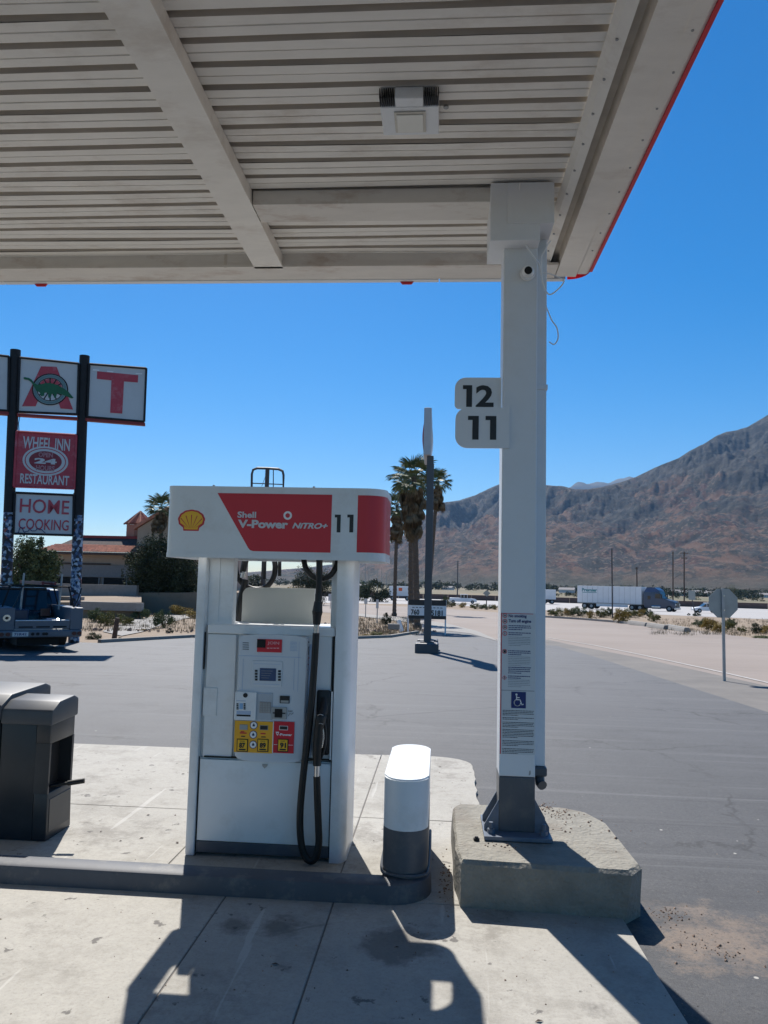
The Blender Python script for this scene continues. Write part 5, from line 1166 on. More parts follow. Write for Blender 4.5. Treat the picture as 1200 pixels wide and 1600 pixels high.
for yy, kd in ((961.6, 0), (970.6, 0), (979.8, 0), (989.6, 0), (1017.4, 1), (1058, 2)):
    c0 = Vector((xof(789.3), fy-.0008, zof(yy))); R_ = 3.6*kc; q = B()
    n = 4 if kd == 2 else 20; q2 = [(R_*math.cos(2*math.pi*k/n), R_*math.sin(2*math.pi*k/n)) for k in range(n)]
    V = [(c0.x+x, c0.y-.0006, c0.z+z) for x, z in q2]+[(c0.x+x*.74, c0.y-.0006, c0.z+z*.74) for x, z in q2]
    q.add(V, [(k, (k+1) % n, n+(k+1) % n, n+k) for k in range(n)]); ic = q.build('icon_ring', K['red'], st)
    q = B(); q.box((c0.x-R_*.14, c0.y-.0007, c0.z-R_*.45), (c0.x+R_*.14, c0.y-.0001, c0.z+R_*.5)) if kd != 1 else q.box((c0.x-R_*.5, c0.y-.0012, c0.z-R_*.55), (c0.x+R_*.5, c0.y-.0008, c0.z+R_*.55))
    if yy < 980: q.box((c0.x-R_*.5, c0.y-.0007, c0.z-R_*.14), (c0.x+R_*.5, c0.y-.0001, c0.z+R_*.14))
    q.build('icon_mark', K['black_print'], ic)
q = B(); q.box((xof(784.5), fy-.0012, zof(1077.6)), (xof(835.5), fy-.0006, zof(1076.8))); q.build('divider', K['grey_print'], st)
wc = thing('accessibility_sticker', 'blue wheelchair symbol with assistance text below on the column', 'sticker', (xof(811), fy, zof(1092)))
q = B(); q.box((xof(800), fy-.0022, zof(1104)), (xof(822.6), fy-.0007, zof(1079)), .0006, 1); q.build('blue_square', K['navy'], wc)
q = B(); yy = fy-.0030; cx, cz = xof(809.6), zof(1095.5)
q.cyl((xof(808.0), yy, zof(1083.2)), (xof(808.0), yy+.0006, zof(1083.2)), 1.7*kc, None, 14)
def flat(q, pts, w_):
    for (xa, za), (xb, zb) in zip(pts, pts[1:]):
        d = Vector((xb-xa, 0, zb-za)); n_ = Vector((-d.z, 0, d.x)).normalized()*w_/2; A_, B_ = Vector((xa, yy, za))-d.normalized()*w_*.3, Vector((xb, yy, zb))+d.normalized()*w_*.3
        q.add([A_+n_, A_-n_, B_-n_, B_+n_], [(0, 1, 2, 3)])
flat(q, [(xof(808.2), zof(1085.5)), (xof(808.4), zof(1091)), (xof(813.6), zof(1091)), (xof(816.4), zof(1098.6)), (xof(818.6), zof(1097.8))], 1.5*kc)
yy -= .0004; flat(q, [(xof(808.3), zof(1087.8)), (xof(812.6), zof(1087.8))], 1.2*kc)
yy -= .0004; flat(q, [(cx+5.0*kc*math.cos(t_), cz+5.0*kc*math.sin(t_)) for t_ in [rad(110+k*17) for k in range(15)]], 1.4*kc)
q.build('wheelchair_symbol', K['white_print'], wc)
q = B()
for y0, l in ((1107.5, 4), (1118.5, 2), (1125.5, 4), (1136.5, 6), (1153.5, 4), (1165.5, 4)): para(q, 787, 835, y0, l, 2.35, .9, r_, .5)
q.build('small_print', K['black_print'], wc, kind='stuff')

# concrete block under the column
q = B(); foot = [(.125, 4.085), (.93, 4.05), (1.04, 4.17), (1.06, 4.9), (.98, 5.17), (.86, 5.24), (.13, 5.22), (.095, 5.1), (.1, 4.3)]
topf = [(.13, 4.06), (.965, 4.02), (1.04, 4.12), (1.015, 4.80), (.93, 5.02), (.80, 5.10), (.14, 5.08), (.1, 5.0), (.105, 4.28)]
n = len(foot); V = [(x, y, -.09) for x, y in foot]+[(x, y, BZ-.02) for x, y in topf]+[(x+(.5-x)*.03, y+(4.6-y)*.03, BZ) for x, y in topf]
q.add(V, [(k, (k+1) % n, n+(k+1) % n, n+k) for k in range(n)]+[(n+k, n+(k+1) % n, 2*n+(k+1) % n, 2*n+k) for k in range(n)]+[tuple(range(2*n, 3*n))])
bmesh.ops.subdivide_edges(q.bm, edges=q.bm.edges[:], cuts=5, use_grid_fill=True)
for v in q.bm.verts:
    if v.co.z < BZ-.001: v.co += Vector(noise.noise_vector(v.co*6))*.007
o = q.build('concrete_block', K['conc_block']); tag(o, 'low chamfered concrete block carrying the white column', 'concrete block')
q = B(); q.cyl((.22, 4.37, BZ), (.22, 4.37, BZ+.014), .017, None, 6); q.cyl((.22, 4.37, BZ+.014), (.22, 4.37, BZ+.022), .010, None, 10); o = q.build('loose_nut', K['dark']); tag(o, 'black hex nut lying on the concrete block left of the base plate', 'nut')

# bollard: elongated hoop bollard, white over grey
def stadium(x0, x1, y0, y1, n=12):
    r = (x1-x0)/2; cx = (x0+x1)/2; out = []
    for k in range(n+1): a = math.pi+math.pi*k/n; out.append((cx+r*math.cos(a), y0+r+r*math.sin(a)))
    for k in range(n+1): a = math.pi*k/n; out.append((cx+r*math.cos(a), y1-r+r*math.sin(a)))
    return out
bo = thing('bollard', 'short rounded bollard, white on top and grey below, right of the dispenser', 'bollard', (-.16, 4.6, 0))
q = B(); q.prism(stadium(-.283, -.043, 4.14, 5.06), (0, 0, .335), X, Yv, (0, 0, .262))
es = [e for e in q.bm.edges if all(v.co.z > .59 for v in e.verts)]; bmesh.ops.bevel(q.bm, geom=es, offset=.008, segments=3, affect='EDGES'); q.build('upper_body', K['white'], bo, smooth=True)
q = B(); q.prism(stadium(-.284, -.042, 4.139, 5.061), (0, 0, 0), X, Yv, (0, 0, .334)); q.build('lower_body', K['dkgrey'], bo, smooth=True)
q = B(); q.tube([(-.29, 4.9, .115), (-.29, 4.27, .115), (-.25, 4.16, .115), (-.163, 4.13, .115), (-.07, 4.16, .115), (-.036, 4.27, .115), (-.036, 4.9, .115)], .008, 6, 4); q.build('weld_bead', K['dkgrey'], bo, smooth=True)
# island rim
prof = [(4.05, 0), (4.052, .075), (4.058, .09), (4.072, .098), (4.17, .102), (4.19, .095), (4.2, .07), (4.2, 0)]
q = B(); n = len(prof); V = []; xsN = [-9+k*.3 for k in range(29)]
for x in xsN: V += [(x, y+.004*math.sin(x*2.1), z) for y, z in prof]
base_i = len(xsN)
for k in range(0, 10):                                        # the end turns round the bollard foot
    a = -math.pi/2+k/9*math.pi*.62; cx, cy = -.24, 4.27
    for y, z in prof: rr = 4.27-y; V.append((cx+rr*math.cos(a)*1.0, cy+rr*math.sin(a), z))
m_ = base_i+10
q.add(V, [(i*n+k, (i+1)*n+k, (i+1)*n+k+1, i*n+k+1) for i in range(m_-1) for k in range(n-1)]+[tuple((m_-1)*n+k for k in range(n))])
o = q.build('island_rim', K['rim'], smooth=True); tag(o, 'low grey painted steel rim along the front of the pump island', 'kerb rim')

# ================================================================== FUEL DISPENSER
PF = 4.60
fd = thing('fuel_dispenser', 'white fuel dispenser number 11 with red topper sign, hose and grade buttons', 'fuel dispenser', (-1.0, 4.81, 0))
def R_(q, px0, py0, px1, py1, y=PF, dep=.01, bev=0): return pbox(q, px0, py0, px1, py1, y, dep, bev)
def part(name, material, rects, parent=None, y=PF, dep=.01, bev=0, smooth=False):
    for r4 in rects[1:]: part(name, material, [r4], parent, y, dep, bev, smooth)
    rects = rects[:1]
    q = B()
    for r4 in rects: R_(q, *r4, y=y, dep=dep, bev=bev)
    return q.build(name, material, parent or fd, smooth=smooth)
XL, XR = -1.474, -.524
q = B(); q.box((XL+.05, PF+.02, .04), (XR-.06, 5.0, .563)); q.box((XL+.05, PF+.035, .566), (XR-.06, 4.985, 1.30)); q.build('cabinet', K['white'], fd)
q = B(); q.box((XL, PF-.012, 0), (XL+.056, 5.02, 1.76), .012); lp = q.build('side_panel', K['white'], fd, smooth=True)
# right pillar with generous rounded front corner
pr = [(-.617, PF-.012)]+[(-.524-.05+.05*math.sin(a), PF-.012+.07-.07*math.cos(a)) for a in [k*math.pi/12 for k in range(7)]]+[(-.524-.03+.03*math.cos(a), 5.02-.03+.03*math.sin(a)) for a in [k*math.pi/8 for k in range(5)]]+[(-.617, 5.02)]
q = B(); q.prism(pr, (0, 0, 0), X, Yv, (0, 0, 1.76)); q.build('side_panel', K['white'], fd, smooth=True)
q = B(); q.box((-1.409, PF, .088), (-.624, PF+.019, .556), .004); dr = q.build('lower_door', K['white'], fd, smooth=True)
q = B(); a = at_y(414, 1196, PF); q.prism([(-.016, .008), (.016, .008), (.014, -.002), (0, -.016), (-.014, -.002)], (a.x, PF-.008, a.z), X, Z, (0, .008, 0)); q.build('lock', K['galv'], dr)
q = B(); q.box((-1.409, PF+.002, .022), (-.624, PF+.02, .084), .002); q.build('plinth', K['dkgrey'], fd)
part('middle_door', K['white'], [(320, 992, 366, 1181), (474, 992, 517, 1184)], y=PF+.008, dep=.026, bev=.004)
part('access_cover', K['white'], [(317, 1075, 339, 1118)], y=PF+.003, dep=.006, bev=.0025)
part('shelf', K['white'], [(322, 978, 524, 992)], y=PF-.005, dep=.39, bev=.006)
part('shelf_trim', K['white_print'], [(454, 980, 518, 984)], y=PF-.012, dep=.008)
q = B(); q.box((-1.416, PF+.05, 1.345), (-1.265, 4.74, 1.76), .004); q.box((-1.416, PF+.045, 1.345), (-1.35, 4.7, 1.758)); q.build('inner_post', K['white'], fd)
q = B(); q.box((-.66, PF+.06, 1.345), (-.62, 4.75, 1.76), .003); q.build('inner_post', K['white'], fd)
q = B()
for yy in (4.97,):
    a, b = at_y(377, 978, yy), at_y(492, 920, yy); w_ = b.x-a.x; h_ = b.z-a.z; rc = .05
    pr = [(0, 0), (w_, 0), (w_, h_)]+[(rc-rc*math.sin(t_), h_-rc+rc*math.cos(t_)) for t_ in [k*math.pi/12 for k in range(7)]]
    q.prism(pr, (a.x, yy, a.z), X, Z, (0, .03, 0))
q.build('rear_display_back', K['beige'], fd)
# electronics bezel (bulging)
bz = 4.545
q = B(); a, b = at_y(366, 1186, bz), at_y(479, 996, bz); w_, h_ = b.x-a.x+.004, b.z-a.z
arc = [(0, .02), (.02, 0)]+[(w_*k/8, -.012*math.sin(math.pi*k/8)) for k in range(1, 8)]+[(w_-.02, 0), (w_, .02), (w_, h_-.02)]+[(w_*(1-k/8), h_+.010*math.sin(math.pi*k/8)) for k in range(0, 9)]+[(0, h_-.02)]
# lean slightly outward: wider at the foot as in the housing
q.prism(arc, (a.x, bz, a.z), X, Z, (0, .085, 0), .008); bezel = q.build('display_housing', K['plastic'], fd, smooth=True)
b0 = bz-.0015
def bp(name, material, rects, y=b0, dep=.004, bev=0, parent=bezel): return part(name, material, rects, parent, y, dep, bev)
bp('groove', K['plastic_blue'], [(372, 1025.4, 470, 1026.2), (371, 1081, 372, 1081.5), (466, 1003, 466.5, 1080), (379, 1030, 379.5, 1078), (459, 1030, 459.5, 1078)], dep=.002)
bp('advert_screen', K['red'], [(401.5, 999, 440.5, 1019)], y=b0-.004, dep=.006)
bp('screen_shade', K['dark'], [(401.5, 999, 415, 1012)], y=b0-.0055, dep=.001)
q = B(); c0 = at_y(418, 1008, b0-.005); q.text('JOIN', (c0.x, b0-.005, c0.z), X, Z, .07, .022, .02); 
for k in range(4): R_(q, 417+k*5, 1012, 421+k*5, 1013.5, b0-.0056, .001)
q.build('advert_lettering', mat('pink_print', (.7, .35, .38), .5), bezel)
bp('speaker_grille', K['dark'], [(379, 1004+k*3.3, 389, 1004.9+k*3.3) for k in range(4)])
bp('speaker_grille', K['plastic_blue'], [(453, 1003+k*2.2, 464, 1003.6+k*2.2) for k in range(7)])
bp('display_frame', K['plastic'], [(393, 1033, 441, 1072)], y=b0-.004, dep=.006, bev=.0015)
bp('display_rim', K['plastic_blue'], [(396, 1037.2, 438, 1037.8), (396, 1068.8, 438, 1069.4)], y=b0-.0048, dep=.001)
sc_ = bp('display_screen', K['lcd'], [(405.5, 1044.3, 431.3, 1063.8)], y=b0-.0065, dep=.003)
q = B()
for k in range(4): R_(q, 408, 1048+k*3.6, 426-k*2, 1048.8+k*3.6, b0-.0072, .0006)
q.build('screen_text', K['grey_print'], bezel)
for k in range(4):
    bp('soft_key', K['black_plastic'], [(398.2, 1046.8+k*4.5, 402.2, 1049.8+k*4.5)], y=b0-.008, dep=.004)
    bp('soft_key', K['black_plastic'], [(434.4, 1047.3+k*4.5, 438.6, 1050.3+k*4.5)], y=b0-.008, dep=.004)
cm_ = bp('card_module', K['white'], [(366, 1081.5, 400.5, 1125)], y=b0-.012, dep=.012, bev=.004)
q = B(); c0 = at_y(383.5, 1086.3, b0-.012); q.cyl((c0.x, c0.y, c0.z), (c0.x, c0.y-.004, c0.z), .0135, None, 18); q.build('contactless_reader', K['black_plastic'], cm_)
q = B()
for r in range(4):
    for c_ in (369.5, 380.5): R_(q, c_, 1099+r*2.6, c_+3, 1100.8+r*2.6, b0-.014, .003)
q.build('small_key', K['black_plastic'], cm_)
R_(q := B(), 374, 1099, 379.5, 1108, b0-.0135, .002); q.build('mini_display', mat('pale_blue_screen', (.25, .45, .7), .4), cm_)
R_(q := B(), 369, 1094.6, 384, 1095.6, b0-.013, .001); R_(q, 369.5, 1111, 392, 1116, b0-.0128, .001); q.build('label_strip', K['plastic_blue'], cm_)
R_(q := B(), 369.5, 1116.8, 391.5, 1119.3, b0-.014, .003); q.build('card_slot', K['dark'], cm_)
bp('keypad_recess', mat('recess_plastic', (.42, .46, .5), .5), [(401.5, 1083, 426, 1124)], y=b0-.002, dep=.003)
kp = bp('pin_pad', mat('pin_pad_plate', (.33, .3, .29), .4, var=.05), [(405.5, 1097, 423, 1114)], y=b0-.006, dep=.004)
q = B()
for r in range(4):
    for c_ in range(4): R_(q, 406.8+c_*4.0, 1098.4+r*3.9, 409.8+c_*4.0, 1101.2+r*3.9, b0-.008, .002)
q.build('pin_key', K['galv'], kp)
rc_ = bp('receipt_slot', K['black_plastic'], [(437, 1087.5, 452.5, 1099)], y=b0-.006, dep=.006, bev=.002)
R_(q := B(), 438.5, 1094.5, 451, 1098, b0-.008, .002); q.build('slot_lip', K['galv'], rc_)
rd_ = bp('card_reader', K['galv'], [(424, 1105.5, 448, 1123.5)], y=b0-.010, dep=.010, bev=.002)
R_(q := B(), 429, 1108, 441, 1121, b0-.0125, .004); R_(q, 426, 1113.5, 446, 1115.2, b0-.013, .003); q.build('slot', K['dark'], rd_)
q = B(); c0 = at_y(450, 1111.8, b0-.003); q.text('INSERT', (c0.x, c0.y, c0.z), X, Z, .028, .006, .03)
q.tube([at_y(450.5, 1119, b0-.003), at_y(453, 1114.5, b0-.003), at_y(456, 1116, b0-.003), at_y(458.5, 1113.5, b0-.003)], .0012, 5); q.build('reader_print', K['black_print'], bezel)
q = B(); R_(q, 401, 1083.5, 425, 1084.2, b0-.004, .001); q.build('seam', K['plastic_blue'], bezel)
gp = bp('grade_panel_yellow', K['yellow'], [(365.5, 1127.5, 426.5, 1175.5)], y=b0-.006, dep=.006)
gr = bp('grade_panel_red', K['red'], [(427.3, 1128.2, 459.5, 1176.2)], y=b0-.006, dep=.006)
q = B(); R_(q, 425.9, 1128, 427, 1176, b0-.0068, .0006); R_(q, 427.5, 1163.5, 458, 1164.1, b0-.0068, .0006); q.build('divider_line', K['white_print'], gr)
def grade(px0, px1, num, parent):
    q = B(); R_(q, px0-1.3, 1155, px1+1.3, 1174.5, b0-.0095, .004, .0025); bt = q.build('grade_button', K['black_plastic'], parent, smooth=True)
    return px0, px1, num
for px0, px1, num, par in ((370.8, 386, '87', gp), (403, 418, '89', gp), (434.6, 449, '91', gr)):
    q = B(); R_(q, px0-1.3, 1154.8, px1+1.5, 1174.6, b0-.0095, .004, .002); bt = q.build('grade_button', K['black_plastic'], par)
    q = B(); R_(q, px0, 1156, px1, 1173.2, b0-.0125, .003, .0015); bt = q.build('button_face', K['amber'], par)
    q = B(); c0 = at_y(px0+2.6, 1168.6, b0-.013); q.text(num, (c0.x, c0.y, c0.z), X, Z, .0365, .031, .05); R_(q, px0+2.2, 1170, px1-2.2, 1172.4, b0-.0135, .0006); R_(q, px0+3.5, 1157.6, px1-3.5, 1158.4, b0-.0135, .0006); q.build('button_number', K['black_print'], par)
for px, py in ((396.6, 1133.2), (395.8, 1147.8), (395.6, 1163.4)):
    c0 = at_y(px, py, b0-.0065); q = B(); q.cyl(c0, c0-Yv*.0015, 5.9*.00385, None, 24); ring = q.build('fuel_info_ring', K['navy'], gp)
    q = B(); q.cyl(c0-Yv*.0018, c0-Yv*.0026, 4.9*.00385, None, 24); q.build('fuel_info_disc', K['white_print'], gp)
    q = B(); q.prism([(-.006, -.006), (.006, -.006), (.008, 0), (0, .012), (-.007, .001)], c0-Yv*.0034, X, Z, (0, .0006, 0)); q.build('drop_mark', K['truck_cab'], gp)
for (x0, y0, x1, y1, m1, par) in ((375, 1133, 386, 1139.5, K['lcd_grey'], gp), (406.5, 1134.2, 418, 1140, K['black_plastic'], gp), (437, 1135, 449, 1140, K['black_plastic'], gr)):
    q = B(); R_(q, x0-.8, y0-.7, x1+.8, y1+.7, b0-.009, .003); q.build('price_frame', K['galv'] if par is gp else K['white_print'], par)
    q = B(); R_(q, x0, y0, x1, y1, b0-.0105, .002); q.build('price_display', m1, par)
q = B(); R_(q, 374.5, 1144.5, 385.5, 1146.3, b0-.0072, .0006); R_(q, 376, 1142.6, 382, 1144, b0-.0072, .0006); R_(q, 407, 1145.3, 415, 1147.3, b0-.0072, .0006); q.build('grade_print_red', K['red'], gp)
q = B(); R_(q, 376.5, 1149.8, 383, 1151.3, b0-.0072, .0006); R_(q, 408, 1150.8, 415, 1152.3, b0-.0072, .0006); q.build('grade_print_dark', K['black_print'], gp)
q = B(); c0 = at_y(431, 1149.2, b0-.007); q.text('V-Power', (c0.x, c0.y, c0.z), X, Z, 25*.00385, 3.6*.00385, .03); R_(q, 431, 1143.5, 436, 1145, b0-.0072, .0006); q.build('grade_lettering', K['white_print'], gr)
# blue shadowed flanges beside the housing and stickers
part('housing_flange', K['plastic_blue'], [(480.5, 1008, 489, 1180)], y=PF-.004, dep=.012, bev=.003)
q = B(); R_(q, 475.5, 1010.5, 482.2, 1023, PF-.0065, .002); R_(q, 475.5, 1002, 483, 1004.5, PF-.0062, .001); stk = q.build('warning_label', K['black_print'], fd)
q = B(); r_ = random.Random(9)
for k in range(16): x_, y_ = r_.uniform(474.5, 483), r_.uniform(1026, 1052); R_(q, x_, y_, x_+r_.uniform(1, 2.2), y_+r_.uniform(.8, 1.8), PF-.0064, .001)
q.build('warning_marks', K['sign_red'], fd)
R_(q := B(), 470, 1134.5, 477, 1136, PF-.004, .003); q.build('latch', K['dark'], fd)
part('panel_gap', K['dark'], [(517.6, 990, 519.6, 1187), (318, 1182, 372, 1184.2), (448, 1185, 517, 1187.4), (318.5, 868+120, 319.5, 1045)], y=PF-.0015, dep=.02)
part('door_gap', K['dark'], [(514.8, 1190, 516.2, 1338), (307.4, 1184, 308.2, 1334)], y=PF-.0015, dep=.01)
# nozzle boot: dark pocket with raised surround
q = B(); R_(q, 491, 1077, 517, 1181, PF-.002, .03, .012); q.build('boot_surround', K['plastic'], fd, smooth=True)
q = B(); R_(q, 493, 1079.5, 515.5, 1179, PF-.028, .03, .012); q.build('nozzle_boot', K['black_plastic'], fd, smooth=True)
q = B(); R_(q, 516.2, 1082, 518.2, 1186, PF-.02, .02); q.build('boot_edge', K['white_print'], fd)
# nozzle
ny = PF-.075
def n3(px, py, y=ny): return at_y(px, py, y)
nz_ = thing('fuel_nozzle', 'black fuel nozzle hanging in the boot on the right of the dispenser', 'fuel nozzle', n3(497, 1195))
q = B(); q.tube([n3(495.3, 1196), n3(495.5, 1180), n3(497, 1160), n3(499, 1135), n3(501.5, 1122), n3(503, 1112, ny+.02)], [.024, .027, .029, .03, .032, .026], 14, 4); q.build('handle', K['black'], nz_, smooth=True)
q = B(); q.tube([n3(503, 1116, ny+.01), n3(506, 1104, ny+.03), n3(507, 1090, PF-.03)], [.03, .027, .02], 12, 3); q.build('spout_guard', K['black'], nz_, smooth=True)
q = B(); q.tube([n3(505, 1120), n3(509, 1140), n3(508, 1165), n3(503, 1182), n3(498, 1188)], .007, 8, 4); q.build('trigger_guard', K['black_plastic'], nz_, smooth=True)
q = B(); q.tube([n3(503, 1130, ny-.01), n3(505.5, 1150, ny-.01), n3(503, 1168, ny-.01)], .006, 8, 4); q.build('trigger', K['steel'], nz_, smooth=True)
for yy in (1117, 1131):
    q = B(); q.tube([n3(496.5, yy+1, ny-.022), n3(500, yy-.8, ny-.032), n3(505, yy+.5, ny-.022)], .0025, 6, 3); q.build('ring', K['galv'], nz_, smooth=True)
q = B(); q.cyl(n3(495.3, 1195.5), n3(495.0, 1213), .0175, .0165, 14); q.build('swivel', K['steel'], nz_, smooth=True)
# hoses
hy = PF-.07
h3 = lambda px, py, y=hy: at_y(px, py, y)
hs = thing('fuel_hose', 'black fuel hose looping from under the sign down to the nozzle', 'hose', h3(497, 880))
q = B(); q.tube([h3(499, 868), h3(499, 900), h3(498, 935)], .019, 12, 3); q.build('upper_hose', K['black'], hs, smooth=True)
q = B(); q.tube([h3(474, 870, 4.64), h3(478, 888, 4.62), h3(488, 900, 4.6), h3(501, 905, 4.59), h3(515, 900, 4.6), h3(525, 886, 4.62), h3(529, 868, 4.64)], .0165, 12, 4); q.build('hose_loop', K['black'], hs, smooth=True)
q = B(); q.cyl(h3(498, 928), h3(497.4, 940), .021, None, 12); q.cyl(h3(497.4, 940), h3(496, 955), .024, .03, 12); q.cyl(h3(496, 955), h3(495.5, 961), .032, .028, 12); q.cyl(h3(495.5, 961), h3(494.8, 976), .027, .022, 12); q.build('breakaway', K['black_plastic'], hs, smooth=True)
q = B(); q.cyl(h3(494.8, 976), h3(494, 990), .0175, .0165, 12); q.build('ferrule', K['steel'], hs, smooth=True)
q = B(); q.tube([h3(494, 989), h3(491, 1040), h3(486.5, 1100), h3(480, 1160), h3(474, 1210), h3(469.5, 1260), h3(468.8, 1295), h3(472, 1325), h3(479, 1341), h3(487, 1345), h3(494, 1338), h3(498, 1318), h3(497.5, 1290), h3(496, 1250), h3(495.0, 1213, ny)], .0205, 14, 6); q.build('lower_hose', K['black'], hs, smooth=True)
hb_ = thing('rear_fuel_hose', 'black hose coil and nozzle of the far side seen through the dispenser window', 'hose', at_y(375, 975, 5.06))
g3 = lambda px, py, y=5.08: at_y(px, py, y)
q = B(); q.tube([g3(371, 976), g3(374, 945), g3(381, 918), g3(383, 905)], .024, 12, 4); q.build('lower_hose', K['black'], hb_, smooth=True)
q = B(); q.tube([g3(368, 868), g3(368, 885), g3(372, 902), g3(383, 915), g3(400, 921), g3(416, 917), g3(427, 903), g3(430, 885), g3(427, 868)], .018, 12, 4); q.build('hose_loop', K['black'], hb_, smooth=True)
q = B(); q.cyl(g3(385, 868), g3(379, 895), .024, .02, 10); q.build('hose_fitting', K['black_plastic'], hb_, smooth=True)
q = B(); q.cyl(g3(381, 893), g3(379, 903), .021, None, 10); q.build('ferrule', K['steel'], hb_, smooth=True)
for px in (414, 437): 
    q = B(); q.tube([g3(px, 868), g3(px, 900)] if px > 420 else [g3(px, 868, 5.12), g3(px-1, 905, 5.12)], .012, 8); q.build('hose_cable', K['black'], hb_)

# topper sign
SX0, SX1, SY0, SY1, SZ0, SZ1 = -1.625, -.325, 4.43, 5.0, 1.752, 2.165
tpz = thing('topper_sign', 'grey white topper sign with red panel, yellow scallop emblem and number 11', 'sign', ((SX0+SX1)/2, (SY0+SY1)/2, SZ0))
def rrect(x0, x1, y0, y1, r0_, r1_, n=8):
    o_ = []
    for cx, cy, r, a0 in ((x0+r0_, y0+r0_, r0_, 180), (x1-r1_, y0+r1_, r1_, 270), (x1-r1_, y1-r1_, r1_, 0), (x0+r0_, y1-r0_, r0_, 90)):
        o_ += [(cx+r*math.cos(rad(a0+90*k/n)), cy+r*math.sin(rad(a0+90*k/n))) for k in range(n+1)]
    return o_
def ring_prism(q, o_, i_, z0, z1):
    n = len(o_); V = [(x, y, z) for z in (z0, z1) for x, y in o_]+[(x, y, z) for z in (z0, z1) for x, y in i_]
    q.add(V, [(k, (k+1) % n, n+(k+1) % n, n+k) for k in range(n)]+[(2*n+k, 3*n+k, 3*n+(k+1) % n, 2*n+(k+1) % n) for k in range(n)]+[(k, 2*n+k, 2*n+(k+1) % n, (k+1) % n) for k in range(n)]+[(n+k, n+(k+1) % n, 3*n+(k+1) % n, 3*n+k) for k in range(n)])
RI = lambda e: rrect(SX0+e, SX1-e, SY0+e, SY1-e, max(.005, .045-e), .12-e)
q = B(); ring_prism(q, RI(0), RI(.018), SZ0, SZ1); sgn = q.build('sign_box', K['white'], tpz, smooth=True)
q = B(); q.box((-1.25, 4.56, SZ0+.01), (-.50, 4.92, SZ1-.06), .01); q.box((-1.42, 4.60, SZ0+.01), (-1.251, 4.72, SZ1-.06)); q.box((-1.42, 4.86, SZ0+.01), (-1.251, 4.92, SZ1-.1)); q.build('inner_frame', K['galv'], tpz)
q = B(); o1 = rrect(SX0-.003, SX1+.003, SY0-.003, SY1+.003, .047, .122)
for za, zb in ((SZ1-.03, SZ1+.006), (SZ0-.004, SZ0+.022)): ring_prism(q, o1, RI(.001), za, zb)
q.build('trim', K['white'], sgn, smooth=True)
# red band wrapping the right end
outl = [(x, y) for x, y in rrect(SX0-.0015, SX1+.0015, SY0-.0015, SY1+.0015, .046, .1215, 10)]
wrap = [(-.487, SY0-.0015)]+outl[11:22]+[(SX1+.0015, 4.86)]
q = B(); za, zb = SZ0+.045, SZ1-.035; n = len(wrap); q.add([(x, y, za) for x, y in wrap]+[(x, y, zb) for x, y in wrap], [(k, k+1, n+k+1, n+k) for k in range(n-1)]); q.build('red_end_band', K['red'], sgn, smooth=True)
sy = SY0-.0012
def s3(px, py): return at_y(px, py, SY0)
A_, B_, C_, D_ = s3(340, 770.5), s3(519, 773), s3(516, 862.5), s3(392, 860.5)
zt_, zb_ = (A_.z+B_.z)/2, (C_.z+D_.z)/2-.003
pr = [(A_.x, zt_), (B_.x, zt_), (B_.x, zb_), (D_.x+.012, zb_)]
x0, z0 = D_.x-.028, zb_+.05
pr += [(D_.x-.006, zb_+.006), (D_.x-.018, zb_+.020), (x0-.002, z0-.010)]
q = B(); q.prism(pr, (0, sy, 0), X, Z, (0, .0010, 0)); q.build('red_panel', K['red'], sgn)
zq = lambda x, y: (240+x/3.158, 720+y/3.158)
def stext(txt, x0, y0, x1, y1, m_, bold=.03, shear=0, name='lettering'):
    a, b, c_ = s3(*zq(x0, y1)), s3(*zq(x1, y1)), s3(*zq(x0, y0)); q = B(); q.text(txt, (a.x, sy-.0006, (a.z+s3(*zq(x0, y1)).z)/2), X, Z, b.x-a.x, c_.z-a.z, bold, .001, shear); return q.build(name, m_, sgn)
stext('Shell', 414, 250, 506, 281, K['silver_print'], .03)
stext('V-Power', 416, 290, 664, 331, K['silver_print'], .045)
stext('NiTRO+', 684, 305, 860, 334, K['silver_print'], .04, .3)
q = B(); c0 = s3(*zq(662, 270)); n = 24; V = [(c0.x+r*math.cos(2*math.pi*k/n), sy-.0008, c0.z+r*math.sin(2*math.pi*k/n)) for r in (.0255, .0135) for k in range(n)]
q.add(V, [(k, (k+1) % n, n+(k+1) % n, n+k) for k in range(n)]); q.build('ring_mark', K['white_print'], sgn)
q = B()
for x0 in (892, 954):
    a, b = s3(*zq(x0, 353)), s3(*zq(x0+(32 if x0 == 892 else 33), 266)); w_, h_ = b.x-a.x, b.z-a.z
    q.prism([(w_*.38, 0), (w_, 0), (w_, h_), (0, h_), (0, h_*.84), (w_*.38, h_*.84)], (a.x, sy, a.z), X, Z, (0, .001, 0))
q.build('numeral', K['black_print'], sgn)
